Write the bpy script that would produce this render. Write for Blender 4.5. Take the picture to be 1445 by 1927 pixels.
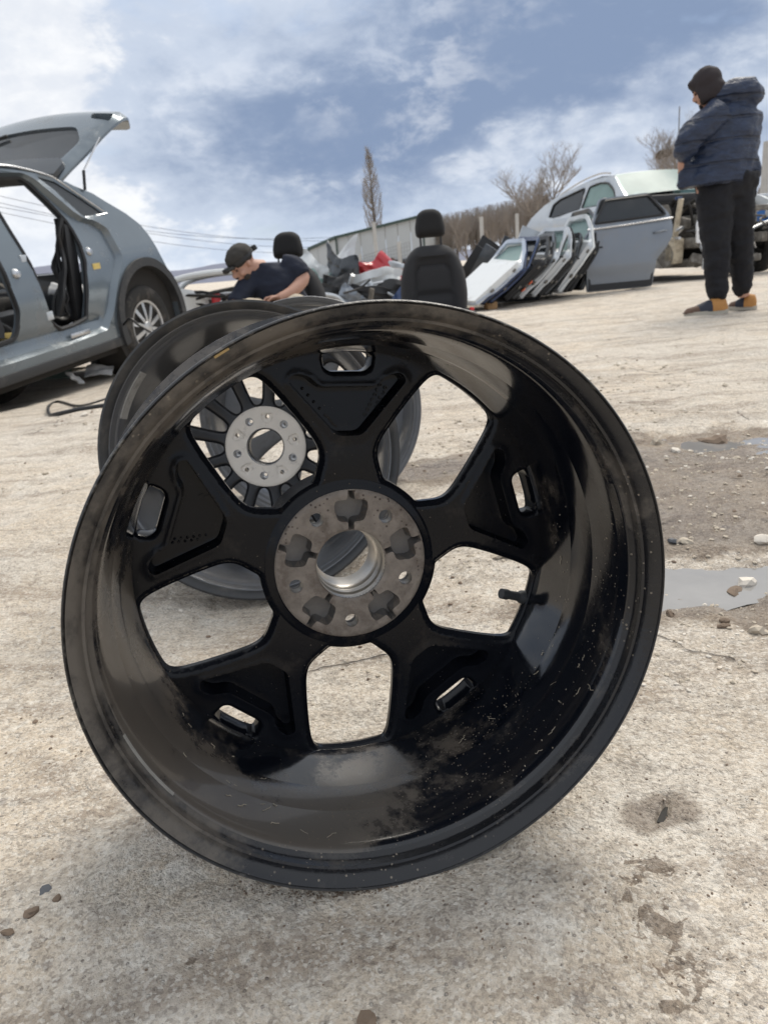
import bpy, bmesh, math, random
import numpy as np
from mathutils import Vector, Matrix, noise as mnoise
from mathutils.geometry import delaunay_2d_cdt

for o in list(bpy.data.objects): bpy.data.objects.remove(o)
SC = bpy.context.scene
COL = SC.collection
rad = math.radians

# ------------------------------------------------------------------ camera
CAMH, PITCH, ROLL, FPX = 0.49, rad(17.8), rad(5.0), 1430.0
U_c = np.array([-math.sin(ROLL)*math.cos(PITCH), -math.cos(ROLL)*math.cos(PITCH), -math.sin(PITCH)])
Y_c = np.array([0, 0, 1.0]) - U_c[2]*U_c; Y_c /= np.linalg.norm(Y_c)
X_c = np.cross(Y_c, U_c)
MW = np.stack([X_c, Y_c, U_c])            # camera (x right, y down, z forward) -> world
cam_d = bpy.data.cameras.new('camera'); cam = bpy.data.objects.new('camera', cam_d); COL.objects.link(cam)
cam_d.sensor_fit = 'VERTICAL'; cam_d.sensor_height = 36.0; cam_d.sensor_width = 27.0
cam_d.lens = FPX/1927.0*36.0; cam_d.clip_start = 0.02; cam_d.clip_end = 6000
cx, cy, cz = MW[:, 0], -MW[:, 1], -MW[:, 2]
cam.matrix_world = Matrix(((cx[0], cy[0], cz[0], 0), (cx[1], cy[1], cz[1], 0), (cx[2], cy[2], cz[2], CAMH), (0, 0, 0, 1)))
cam_d.dof.use_dof = True; cam_d.dof.focus_distance = 0.72; cam_d.dof.aperture_fstop = 13.0
SC.camera = cam
SC.cycles.max_bounces = 6; SC.cycles.diffuse_bounces = 3; SC.cycles.glossy_bounces = 4; SC.cycles.transparent_max_bounces = 10
SC.render.resolution_x, SC.render.resolution_y = 767, 1024

# ------------------------------------------------------------------ sun, sky, exposure
SUN_EL, SUN_AZ = rad(56), rad(30)        # azimuth from +Y towards +X: sun high behind the scene, to the right
sun_d = bpy.data.lights.new('sun', 'SUN'); sun = bpy.data.objects.new('sun', sun_d); COL.objects.link(sun)
sun_d.energy = 1.5; sun_d.angle = rad(32); sun_d.color = (1.0, 0.93, 0.82)
sdir = Vector((math.sin(SUN_AZ)*math.cos(SUN_EL), math.cos(SUN_AZ)*math.cos(SUN_EL), math.sin(SUN_EL)))
sun.rotation_euler = sdir.to_track_quat('Z', 'Y').to_euler(); sun.location = (2, 6, 12)
SC.view_settings.view_transform = 'Standard'; SC.view_settings.look = 'None'
SC.view_settings.gamma = 1.0; SC.view_settings.use_curve_mapping = False
SC.view_settings.exposure = 1.10

def ray(px, py):
    d = MW @ np.array([(px-722.5)/FPX, (py-963.5)/FPX, 1.0]); return d
def P(px, py, Y):                         # point seen at a pixel, at forward distance Y
    d = ray(px, py); d = d*(Y/d[1]); return Vector((d[0], d[1], d[2]+CAMH))
def Gd(px, py, z=0.0):                    # point of the level plane z seen at a pixel
    d = ray(px, py); t = (z-CAMH)/d[2]; return Vector((d[0]*t, d[1]*t, z))

class NT:
    def __init__(s, tree):
        s.t = tree; s.t.nodes.clear()
    def n(s, typ, inp=None, **kw):
        nd = s.t.nodes.new(typ)
        for k, v in kw.items(): setattr(nd, k, v)
        if inp:
            for k, v in inp.items():
                sk = nd.inputs[k]
                if hasattr(v, 'is_output') or isinstance(v, bpy.types.NodeSocket): s.t.links.new(v, sk)
                else: sk.default_value = v
        return nd
    def math(s, op, a, b=0.0, c=0.0, clamp=False):
        nd = s.t.nodes.new('ShaderNodeMath'); nd.operation = op; nd.use_clamp = clamp
        for i, v in enumerate((a, b, c)):
            if isinstance(v, bpy.types.NodeSocket): s.t.links.new(v, nd.inputs[i])
            else: nd.inputs[i].default_value = v
        return nd.outputs[0]
    def mix(s, f, a, b):
        nd = s.t.nodes.new('ShaderNodeMix'); nd.data_type = 'RGBA'
        for i, v in ((0, f), (6, a), (7, b)):
            if isinstance(v, bpy.types.NodeSocket): s.t.links.new(v, nd.inputs[i])
            else: nd.inputs[i].default_value = v if i == 0 else (*v[:3], 1.0)
        return nd.outputs[2]
    def ramp(s, v, a, b):                 # smoothstep from a to b
        nd = s.t.nodes.new('ShaderNodeMapRange'); nd.interpolation_type = 'SMOOTHSTEP'
        s.t.links.new(v, nd.inputs[0]); nd.inputs[1].default_value = a; nd.inputs[2].default_value = b
        return nd.outputs[0]
    def noise(s, vec, scale, detail=4.0, rough=0.55, dist=0.0):
        nd = s.n('ShaderNodeTexNoise', {'Scale': scale, 'Detail': detail, 'Roughness': rough, 'Distortion': dist})
        if vec is not None: s.t.links.new(vec, nd.inputs['Vector'])
        return nd.outputs[0]

W = bpy.data.worlds.new('World'); SC.world = W; W.use_nodes = True
def build_world():
    t = NT(W.node_tree)
    sky = t.n('ShaderNodeTexSky', sky_type='NISHITA', sun_disc=False, sun_elevation=SUN_EL, sun_rotation=SUN_AZ, altitude=300.0, air_density=1.0, dust_density=1.6, ozone_density=1.2)
    tc = t.n('ShaderNodeTexCoord'); sep = t.n('ShaderNodeSeparateXYZ', {0: tc.outputs['Generated']})
    z = t.math('MAXIMUM', sep.outputs[2], 0.0)
    mv = t.n('ShaderNodeMapping', {'Vector': tc.outputs['Generated'], 'Scale': (1.0, 1.0, 1.9), 'Rotation': (0.0, 0.10, 0.0)}).outputs[0]
    def off(q): return t.n('ShaderNodeVectorMath', {0: mv, 1: q}, operation='ADD').outputs[0]
    big = t.noise(off((SKX, SKY_, 0.3)), 2.3, 2.0, 0.5, 0.3)
    mid = t.noise(off((4.2, 1.3, 2.0)), 6.5, 5.0, 0.56, 0.25)
    puff = t.noise(off((1.2, 7.3, 5.0)), 15.0, 6.0, 0.62, 0.2)
    def blob(dx, dy, dz, k, amp):
        n_ = Vector((dx, dy, dz)).normalized()
        d = t.n('ShaderNodeVectorMath', {0: tc.outputs['Generated'], 1: tuple(n_)}, operation='DOT_PRODUCT').outputs['Value']
        return t.math('MULTIPLY', t.math('EXPONENT', t.math('MULTIPLY', t.math('SUBTRACT', d, 1.0), k)), amp)
    # cloud thickness: low = thin bright cloud, high = thick blue-grey cloud base
    dens = t.math('ADD', t.math('MULTIPLY', t.math('SUBTRACT', big, 0.5), 0.6), t.math('MULTIPLY', t.math('SUBTRACT', mid, 0.5), 1.15))
    dens = t.math('ADD', dens, t.math('MULTIPLY', t.math('SUBTRACT', puff, 0.5), 0.85))
    dens = t.math('ADD', dens, 0.42)
    for (bx, by, k, amp) in SKYBLOBS:
        d = ray(bx, by); dens = t.math('ADD', dens, blob(d[0], d[1], d[2], k, amp))
    wh = t.mix(t.ramp(t.math('ADD', t.math('MULTIPLY', puff, 0.6), t.math('MULTIPLY', mid, 0.4)), 0.38, 0.60), (6.3, 6.4, 6.55), (5.2, 5.45, 5.9))
    c1 = t.mix(t.ramp(dens, 0.22, 0.46), wh, (3.9, 4.4, 5.25))
    c1 = t.mix(t.ramp(dens, 0.42, 1.22), c1, (1.62, 2.15, 3.20))
    rim = t.math('MULTIPLY', t.math('MULTIPLY', t.ramp(puff, 0.56, 0.36), t.ramp(mid, 0.58, 0.36)), 0.30)
    c2 = t.mix(rim, c1, (6.6, 6.7, 6.9))
    haze = t.math('MULTIPLY', t.ramp(z, 0.11, 0.0), 0.45)
    c3 = t.mix(haze, c2, (4.5, 5.2, 6.2))
    c3 = t.mix(t.math('MULTIPLY', t.ramp(z, 0.27, 0.42), 0.8), c3, (5.8, 6.05, 6.4))
    gapm = t.math('MULTIPLY', t.ramp(mid, 0.60, 0.72), 0.15)
    c4 = t.mix(gapm, c3, sky.outputs[0])
    bg = t.n('ShaderNodeBackground', {'Color': c4, 'Strength': 0.073})
    t.n('ShaderNodeOutputWorld', {'Surface': bg.outputs[0]})
SKX, SKY_ = 3.1, 0.4
SKYBLOBS = [(330, 270, 130, .42), (470, 240, 110, .50), (640, 250, 110, .50), (820, 220, 110, .50), (1000, 160, 110, .48), (1180, 100, 90, .44), (1350, 20, 70, .42), (240, 330, 250, .26), (600, 325, 400, .22), (900, 80, 120, .20),
            (90, 90, 55, -.50), (1290, 160, 350, -.46), (1120, 235, 420, -.34), (480, 385, 200, -.36), (900, 355, 160, -.40), (250, 430, 130, -.30), (450, 60, 240, -.36), (570, 30, 300, -.3), (985, 225, 800, -.30), (740, 80, 360, -.36), (60, 400, 90, -.2), (1050, 330, 220, -.26), (700, 400, 160, -.2)]
build_world()

# ------------------------------------------------------------------ mesh helpers
def noise2(x, y, seed=0):                 # numpy value noise, -1..1
    xi = np.floor(x).astype(np.int64); yi = np.floor(y).astype(np.int64); fx = x-xi; fy = y-yi
    def h(a, b):
        n = (a*374761393 + b*668265263 + seed*1442695041) & 0xffffffff
        n = ((n ^ (n >> 13))*1274126177) & 0xffffffff
        return ((n ^ (n >> 16)) & 0xffff)/32767.5-1
    u = fx*fx*(3-2*fx); v = fy*fy*(3-2*fy)
    return (h(xi, yi)*(1-u)+h(xi+1, yi)*u)*(1-v)+(h(xi, yi+1)*(1-u)+h(xi+1, yi+1)*u)*v
def fbm(x, y, octv=4, seed=0, g=0.5):
    s = 0; a = 1.0
    for k in range(octv):
        s = s+a*noise2(x*2**k+k*17.3, y*2**k-k*9.1, seed+k); a *= g
    return s
def sst(a, b, x):
    t = np.clip((x-a)/(b-a), 0, 1); return t*t*(3-2*t)

def obj(name, V, F, mat, parent=None, smooth=True, angle=35, loc=None, rot=None, mw=None):
    me = bpy.data.meshes.new(name)
    me.from_pydata([tuple(v) for v in V], [], [tuple(f) for f in F]); me.update()
    return mobj(name, me, mat, parent, smooth, angle, loc, rot, mw)
def mobj(name, me, mat, parent=None, smooth=True, angle=35, loc=None, rot=None, mw=None, fix=True):
    if fix:
        bm = bmesh.new(); bm.from_mesh(me)
        bmesh.ops.recalc_face_normals(bm, faces=bm.faces)
        if smooth:
            ca = rad(angle)
            for f in bm.faces: f.smooth = True
            for e in bm.edges:
                if len(e.link_faces) == 2 and e.calc_face_angle(0) > ca: e.smooth = False
        bm.to_mesh(me); bm.free()
    for m in (mat if isinstance(mat, (list, tuple)) else [mat]): me.materials.append(m)
    o = bpy.data.objects.new(name, me); COL.objects.link(o)
    if parent: o.parent = parent
    if loc is not None: o.location = loc
    if rot is not None: o.rotation_euler = rot
    if mw is not None: o.matrix_world = mw
    return o
def empty(name, loc=(0, 0, 0), rot=(0, 0, 0), mw=None):
    o = bpy.data.objects.new(name, None); COL.objects.link(o); o.location = loc; o.rotation_euler = rot
    o.empty_display_size = 0.1
    if mw is not None: o.matrix_world = mw
    return o
def tag(o, label=None, cat=None, group=None, kind=None):
    if label: o['label'] = label
    if cat: o['category'] = cat
    if group: o['group'] = group
    if kind: o['kind'] = kind
    return o
def copy_tree(o, parent=None):
    c = o.copy(); COL.objects.link(c)
    if parent: c.parent = parent
    for ch in [x for x in o.children]: copy_tree(ch, c)
    return c
def join(*parts):
    V = []; F = []
    for v, f in parts:
        b = len(V); V += [tuple(p) for p in v]; F += [tuple(i+b for i in q) for q in f]
    return V, F
def xf(part, M):
    return [tuple(M @ Vector(v)) for v in part[0]], part[1]
def Tm(x=0, y=0, z=0, rx=0, ry=0, rz=0, s=1.0):
    sc = Matrix.Diagonal((s, s, s, 1)) if not isinstance(s, (tuple, list)) else Matrix.Diagonal((*s, 1))
    return Matrix.Translation((x, y, z)) @ Matrix.Rotation(rz, 4, 'Z') @ Matrix.Rotation(ry, 4, 'Y') @ Matrix.Rotation(rx, 4, 'X') @ sc
def box(x0, x1, y0, y1, z0, z1, b=0.0):
    if b <= 0:
        V = [(x, y, z) for z in (z0, z1) for y in (y0, y1) for x in (x0, x1)]
        return V, [(0, 2, 3, 1), (4, 5, 7, 6), (0, 1, 5, 4), (2, 6, 7, 3), (0, 4, 6, 2), (1, 3, 7, 5)]
    bm = bmesh.new()
    vs = [bm.verts.new((x, y, z)) for z in (z0, z1) for y in (y0, y1) for x in (x0, x1)]
    for f in [(0, 2, 3, 1), (4, 5, 7, 6), (0, 1, 5, 4), (2, 6, 7, 3), (0, 4, 6, 2), (1, 3, 7, 5)]: bm.faces.new([vs[i] for i in f])
    bmesh.ops.bevel(bm, geom=list(bm.edges), offset=b, segments=2, profile=0.6, affect='EDGES')
    bm.verts.ensure_lookup_table(); bm.verts.index_update()
    r = [tuple(v.co) for v in bm.verts], [tuple(v.index for v in f.verts) for f in bm.faces]; bm.free(); return r
def lathe(prof, seg=96, closed=True, a0=0.0, a1=2*math.pi):
    n = len(prof); full = abs(a1-a0-2*math.pi) < 1e-6; ns = seg if full else seg+1; V = []; F = []
    for i in range(ns):
        a = a0+(a1-a0)*i/seg; c, s = math.cos(a), math.sin(a)
        V += [(r*c, y, r*s) for r, y in prof]
    for i in range(seg):
        j = (i+1) % ns
        for k in range(n if closed else n-1):
            k2 = (k+1) % n
            F.append((i*n+k, i*n+k2, j*n+k2, j*n+k))
    return V, F
def tube(path, r, seg=8, cap=True, flat=None):
    path = [Vector(p) for p in path]; n = len(path); V = []; F = []
    rs = r if isinstance(r, (list, tuple)) else [r]*n
    t0 = (path[1]-path[0]).normalized(); nrm = t0.orthogonal().normalized()
    for i, p in enumerate(path):
        t = ((path[min(i+1, n-1)]-path[max(i-1, 0)])).normalized()
        nrm = (nrm - t*nrm.dot(t))
        nrm = nrm.normalized() if nrm.length > 1e-6 else t.orthogonal().normalized()
        b = t.cross(nrm)
        for k in range(seg):
            a = 2*math.pi*k/seg; V.append(tuple(p + (nrm*math.cos(a)+b*math.sin(a))*rs[i]))
    for i in range(n-1):
        for k in range(seg):
            k2 = (k+1) % seg; F.append((i*seg+k, i*seg+k2, (i+1)*seg+k2, (i+1)*seg+k))
    if cap: F.append(tuple(range(seg-1, -1, -1))); F.append(tuple((n-1)*seg+k for k in range(seg)))
    return V, F
def spline(pts, n=8):                     # Catmull-Rom through points
    pts = [Vector(p) for p in pts]; out = []
    for i in range(len(pts)-1):
        p0 = pts[max(i-1, 0)]; p1 = pts[i]; p2 = pts[i+1]; p3 = pts[min(i+2, len(pts)-1)]
        for k in range(n):
            t = k/n
            out.append(0.5*((2*p1)+(p2-p0)*t+(2*p0-5*p1+4*p2-p3)*t*t+(3*p1-p0-3*p2+p3)*t**3))
    out.append(pts[-1]); return out
def rpoly(pts, r, seg=5):                 # polygon with rounded corners
    n = len(pts); out = []
    rs = r if isinstance(r, (list, tuple)) else [r]*n
    for i in range(n):
        p = np.array(pts[i], float); a = np.array(pts[i-1], float)-p; b = np.array(pts[(i+1) % n], float)-p
        la, lb = np.linalg.norm(a), np.linalg.norm(b); d = min(rs[i], la*.48, lb*.48)
        if d < 1e-5: out.append(tuple(p)); continue
        s, e = p+a/la*d, p+b/lb*d
        for k in range(seg+1):
            t = k/seg; out.append(tuple((1-t)**2*s+2*t*(1-t)*p+t*t*e))
    return out
def inpoly(poly, pts):
    poly = np.asarray(poly, float); pts = np.asarray(pts, float); x, y = pts[:, 0], pts[:, 1]; r = np.zeros(len(pts), bool)
    j = len(poly)-1
    for i in range(len(poly)):
        xi, yi = poly[i]; xj, yj = poly[j]
        if yi != yj:
            c = ((yi > y) != (yj > y)) & (x < (xj-xi)*(y-yi)/(yj-yi)+xi); r ^= c
        j = i
    return r
def pdist(poly, pts, closed=True):        # unsigned distance to outline
    poly = np.asarray(poly, float); pts = np.asarray(pts, float); d = np.full(len(pts), 1e9)
    for i in range(len(poly) if closed else len(poly)-1):
        a = poly[i]; b = poly[(i+1) % len(poly)]; ab = b-a; L = ab@ab+1e-15
        t = np.clip(((pts-a)@ab)/L, 0, 1); q = pts-(a+t[:, None]*ab); d = np.minimum(d, np.hypot(q[:, 0], q[:, 1]))
    return d
def resample(poly, step):
    out = []
    n = len(poly)
    for i in range(n):
        a = np.array(poly[i], float); b = np.array(poly[(i+1) % n], float); L = np.linalg.norm(b-a); k = max(1, int(L/step))
        for j in range(k): out.append(tuple(a+(b-a)*j/k))
    return out
def plate(outer, holes, yb, yf, res, inner=(), wall=True, step=None, extra=()):
    """sheet in the x/z plane with holes; yb(pts) near face depth, yf(pts) far face depth (None: single sheet)"""
    step = step or res*1.2
    loops = [resample(l, step) for l in [outer]+list(holes)]; il = [resample(l, step) for l in inner]
    pts = []; edges = []
    for l in loops+il:
        b = len(pts); pts += l; edges += [(b+i, b+(i+1) % len(l)) for i in range(len(l))]
    o = np.array(loops[0]); lo, hi = o.min(0), o.max(0)
    gx = np.arange(lo[0]+res*.5, hi[0], res); gz = np.arange(lo[1]+res*.5, hi[1], res*.866)
    g = np.array([(x+(res*.5 if j % 2 else 0), z) for j, z in enumerate(gz) for x in gx])
    if len(g):
        m = inpoly(loops[0], g)
        for h in loops[1:]: m &= ~inpoly(h, g)
        for l in loops+il: m &= pdist(l, g) > res*.45
        pts += [tuple(p) for p in g[m]]
    if len(extra):
        ex = np.array(extra); m = inpoly(loops[0], ex)
        for h in loops[1:]: m &= ~inpoly(h, ex)
        pts += [tuple(p) for p in ex[m]]
    vs, es, fs, *_ = delaunay_2d_cdt([Vector(p) for p in pts], edges, [], 0, 1e-7)
    vs = np.array([tuple(v) for v in vs]); fs = np.array([tuple(f) for f in fs if len(f) == 3])
    c = vs[fs].mean(1); m = inpoly(loops[0], c)
    for h in loops[1:]: m &= ~inpoly(h, c)
    fs = fs[m]
    y0 = yb(vs) if callable(yb) else np.full(len(vs), yb)
    V = [(p[0], y, p[1]) for p, y in zip(vs, y0)]; F = [tuple(f) for f in fs]
    if yf is not None:
        y1 = yf(vs) if callable(yf) else np.full(len(vs), yf)
        n = len(V); V += [(p[0], y, p[1]) for p, y in zip(vs, y1)]
        F += [tuple(i+n for i in f[::-1]) for f in fs]
        if wall:
            cnt = {}
            for f in fs:
                for a, b in ((f[0], f[1]), (f[1], f[2]), (f[2], f[0])):
                    k = (min(a, b), max(a, b)); cnt[k] = cnt.get(k, 0)+1
            for (a, b), q in cnt.items():
                if q == 1: F.append((a, b, b+n, a+n))
    return V, F
def loft(rings, cap=True, closed=True):
    n = len(rings[0]); V = [tuple(p) for r in rings for p in r]; F = []
    for i in range(len(rings)-1):
        for k in range(n if closed else n-1):
            k2 = (k+1) % n; F.append((i*n+k, i*n+k2, (i+1)*n+k2, (i+1)*n+k))
    if cap and closed: F.append(tuple(range(n-1, -1, -1))); F.append(tuple((len(rings)-1)*n+k for k in range(n)))
    return V, F
def mirror_y(part, y0):
    return [(x, 2*y0-y, z) for x, y, z in part[0]], [tuple(reversed(f)) for f in part[1]]

# ------------------------------------------------------------------ materials
MATS = {}
def pmat(name, base, rough=0.5, metal=0.0, var=0.15, scale=8.0, dirt=None, damt=0.0, dscale=5.0, drough=0.8, bump=0.0, bscale=60.0, coat=0.0, spec=0.5, dlo=None, trans=0.0, rvar=0.15, dk=None, grad=None, speck=None, sscale=400.0, sprob=0.9, dw=0.16):
    m = bpy.data.materials.new(name); m.use_nodes = True; t = NT(m.node_tree); MATS[name] = m
    tc = t.n('ShaderNodeTexCoord'); v = tc.outputs['Object']
    n1 = t.noise(v, scale, 5.0, 0.6)
    f = t.math('MULTIPLY', t.math('SUBTRACT', n1, 0.5), 2*var)
    col = t.n('ShaderNodeHueSaturation', {'Color': (*base, 1), 'Value': t.math('ADD', f, 1.0)}).outputs[0]
    r = t.math('ADD', t.math('MULTIPLY', t.math('SUBTRACT', n1, 0.5), rvar), rough, clamp=True)
    met = metal
    if dirt is not None:
        n2 = t.noise(v, dscale, 8.0, 0.66, 0.3); n3 = t.noise(v, dscale*9, 4.0, 0.7)
        lo = 0.62-damt*0.4 if dlo is None else dlo
        nn = t.math('ADD', t.math('MULTIPLY', n2, 0.8), t.math('MULTIPLY', n3, 0.2))
        if grad: nn = t.math('ADD', nn, t.n('ShaderNodeVectorMath', {0: v, 1: grad}, operation='DOT_PRODUCT').outputs['Value'])
        mk = t.ramp(nn, lo, lo+dw)
        mk = t.math('MULTIPLY', mk, dk if dk else min(1.0, 0.35+damt*0.6))
        col = t.mix(mk, col, dirt)
        r = t.math('ADD', t.math('MULTIPLY', r, t.math('SUBTRACT', 1.0, mk)), t.math('MULTIPLY', mk, drough))
        met = t.math('MULTIPLY', t.math('SUBTRACT', 1.0, mk), metal)
    if speck is not None:
        vo = t.n('ShaderNodeTexVoronoi', {'Vector': v, 'Scale': sscale, 'Randomness': 1.0}); sc = t.n('ShaderNodeSeparateColor', {0: vo.outputs['Color']})
        clump = t.ramp(t.noise(v, 7.0, 4.0, 0.6), 0.46, 0.62)
        sm = t.math('MULTIPLY', t.math('MULTIPLY', t.ramp(vo.outputs['Distance'], 0.34, 0.24), t.ramp(sc.outputs[0], sprob, sprob+0.02)), clump)
        col = t.mix(t.math('MULTIPLY', sm, 0.8), col, speck); r = t.math('MAXIMUM', r, t.math('MULTIPLY', sm, 0.85))
    b = t.n('ShaderNodeBsdfPrincipled', {'Base Color': col, 'Roughness': r, 'Metallic': met, 'Coat Weight': coat, 'Specular IOR Level': spec, 'Transmission Weight': trans})
    if coat: b.inputs['Coat Roughness'].default_value = 0.06
    if bump:
        nb = t.noise(v, bscale, 4.0, 0.6)
        t.t.links.new(t.n('ShaderNodeBump', {'Height': nb, 'Strength': bump, 'Distance': 0.3/bscale}).outputs[0], b.inputs['Normal'])
    t.n('ShaderNodeOutputMaterial', {'Surface': b.outputs[0]})
    return m
def glassmat(name, tint, alpha=0.45, rough=0.05, spec=0.6):
    m = bpy.data.materials.new(name); m.use_nodes = True; t = NT(m.node_tree)
    v = t.n('ShaderNodeTexCoord').outputs['Object']
    g = t.n('ShaderNodeBsdfPrincipled', {'Base Color': (*tint, 1), 'Roughness': rough, 'Specular IOR Level': spec})
    tr = t.n('ShaderNodeBsdfTransparent', {'Color': (*[min(1, c*1.2+.35) for c in tint], 1)})
    fac = t.math('ADD', t.math('MULTIPLY', t.math('SUBTRACT', t.noise(v, 3.0, 4.0), 0.5), 0.25), alpha, clamp=True)
    s = t.n('ShaderNodeMixShader', {0: fac, 1: tr.outputs[0], 2: g.outputs[0]})
    t.n('ShaderNodeOutputMaterial', {'Surface': s.outputs[0]}); return m
# ------------------------------------------------------------------ ground
PUD = [Gd(1290, 1085), Gd(1335, 836), Gd(1247, 1521), Gd(1000, 900)]
def hill_dip(x, y):
    return -0.20*sst(-0.9, -2.1, x)*sst(2.4, 4.6, y)
def gheight(x, y):
    r = np.hypot(x, y)
    z = hill_dip(x, y)-0.085*np.exp(-((x+2.95)**2+(y-5.85)**2)/0.35)
    z = z + 0.018*fbm(x*0.55, y*0.55, 3, 5)*sst(1.2, 3.5, r)
    z = z + 0.0065*fbm(x*4.2, y*4.2, 3, 11)*sst(0.5, 1.2, r) + 0.0028*fbm(x*5.5+3, y*14.0, 3, 21)
    z = z + 0.0014*fbm(x*45, y*45, 3, 31)*np.clip(2.5-r, 0, 1)
    z = z + 0.0045*sst(0.25, 0.75, fbm(x*9, y*9, 3, 77))*sst(0.75, 1.2, r)
    # puddle hollows on the right
    a = (x-PUD[0].x)/0.30; b = (y-PUD[0].y)/0.115
    z = z - 0.020*np.exp(-(a*a+b*b)*1.1)
    a = (x-PUD[1].x)/0.55; b = (y-PUD[1].y)/0.26
    z = z - 0.018*np.exp(-(a*a+b*b)*1.1)
    z = z + 0.0055*fbm(x*16, y*22, 3, 91)*(np.exp(-(a*a+b*b)*.5)+np.exp(-(((x-PUD[0].x)/.32)**2+((y-PUD[0].y)/.14)**2)*.6))
    a = (x-PUD[2].x-0.004*np.sin(y*400))/0.0095; b = (y-PUD[2].y-(x-PUD[2].x)*0.9)/0.0075
    z = z - 0.011*np.exp(-(a*a+b*b)**2)
    z = z-0.052*np.exp(-((x+0.26)**2/.10+(y-1.36)**2/.14))
    k = np.exp(-((x+0.0)**2+(y-0.53)**2)/0.012); z = z*(1-0.8*k)
    return z
def gz1(x, y): return float(gheight(np.array([float(x)]), np.array([float(y)]))[0])
def GG(px, py):                           # ground point seen at a pixel (with the dip)
    z = 0.0
    for _ in range(8):
        p = Gd(px, py, z); z = 0.5*z+0.5*gz1(p.x, p.y)
    p.z = gz1(p.x, p.y); return p

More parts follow.
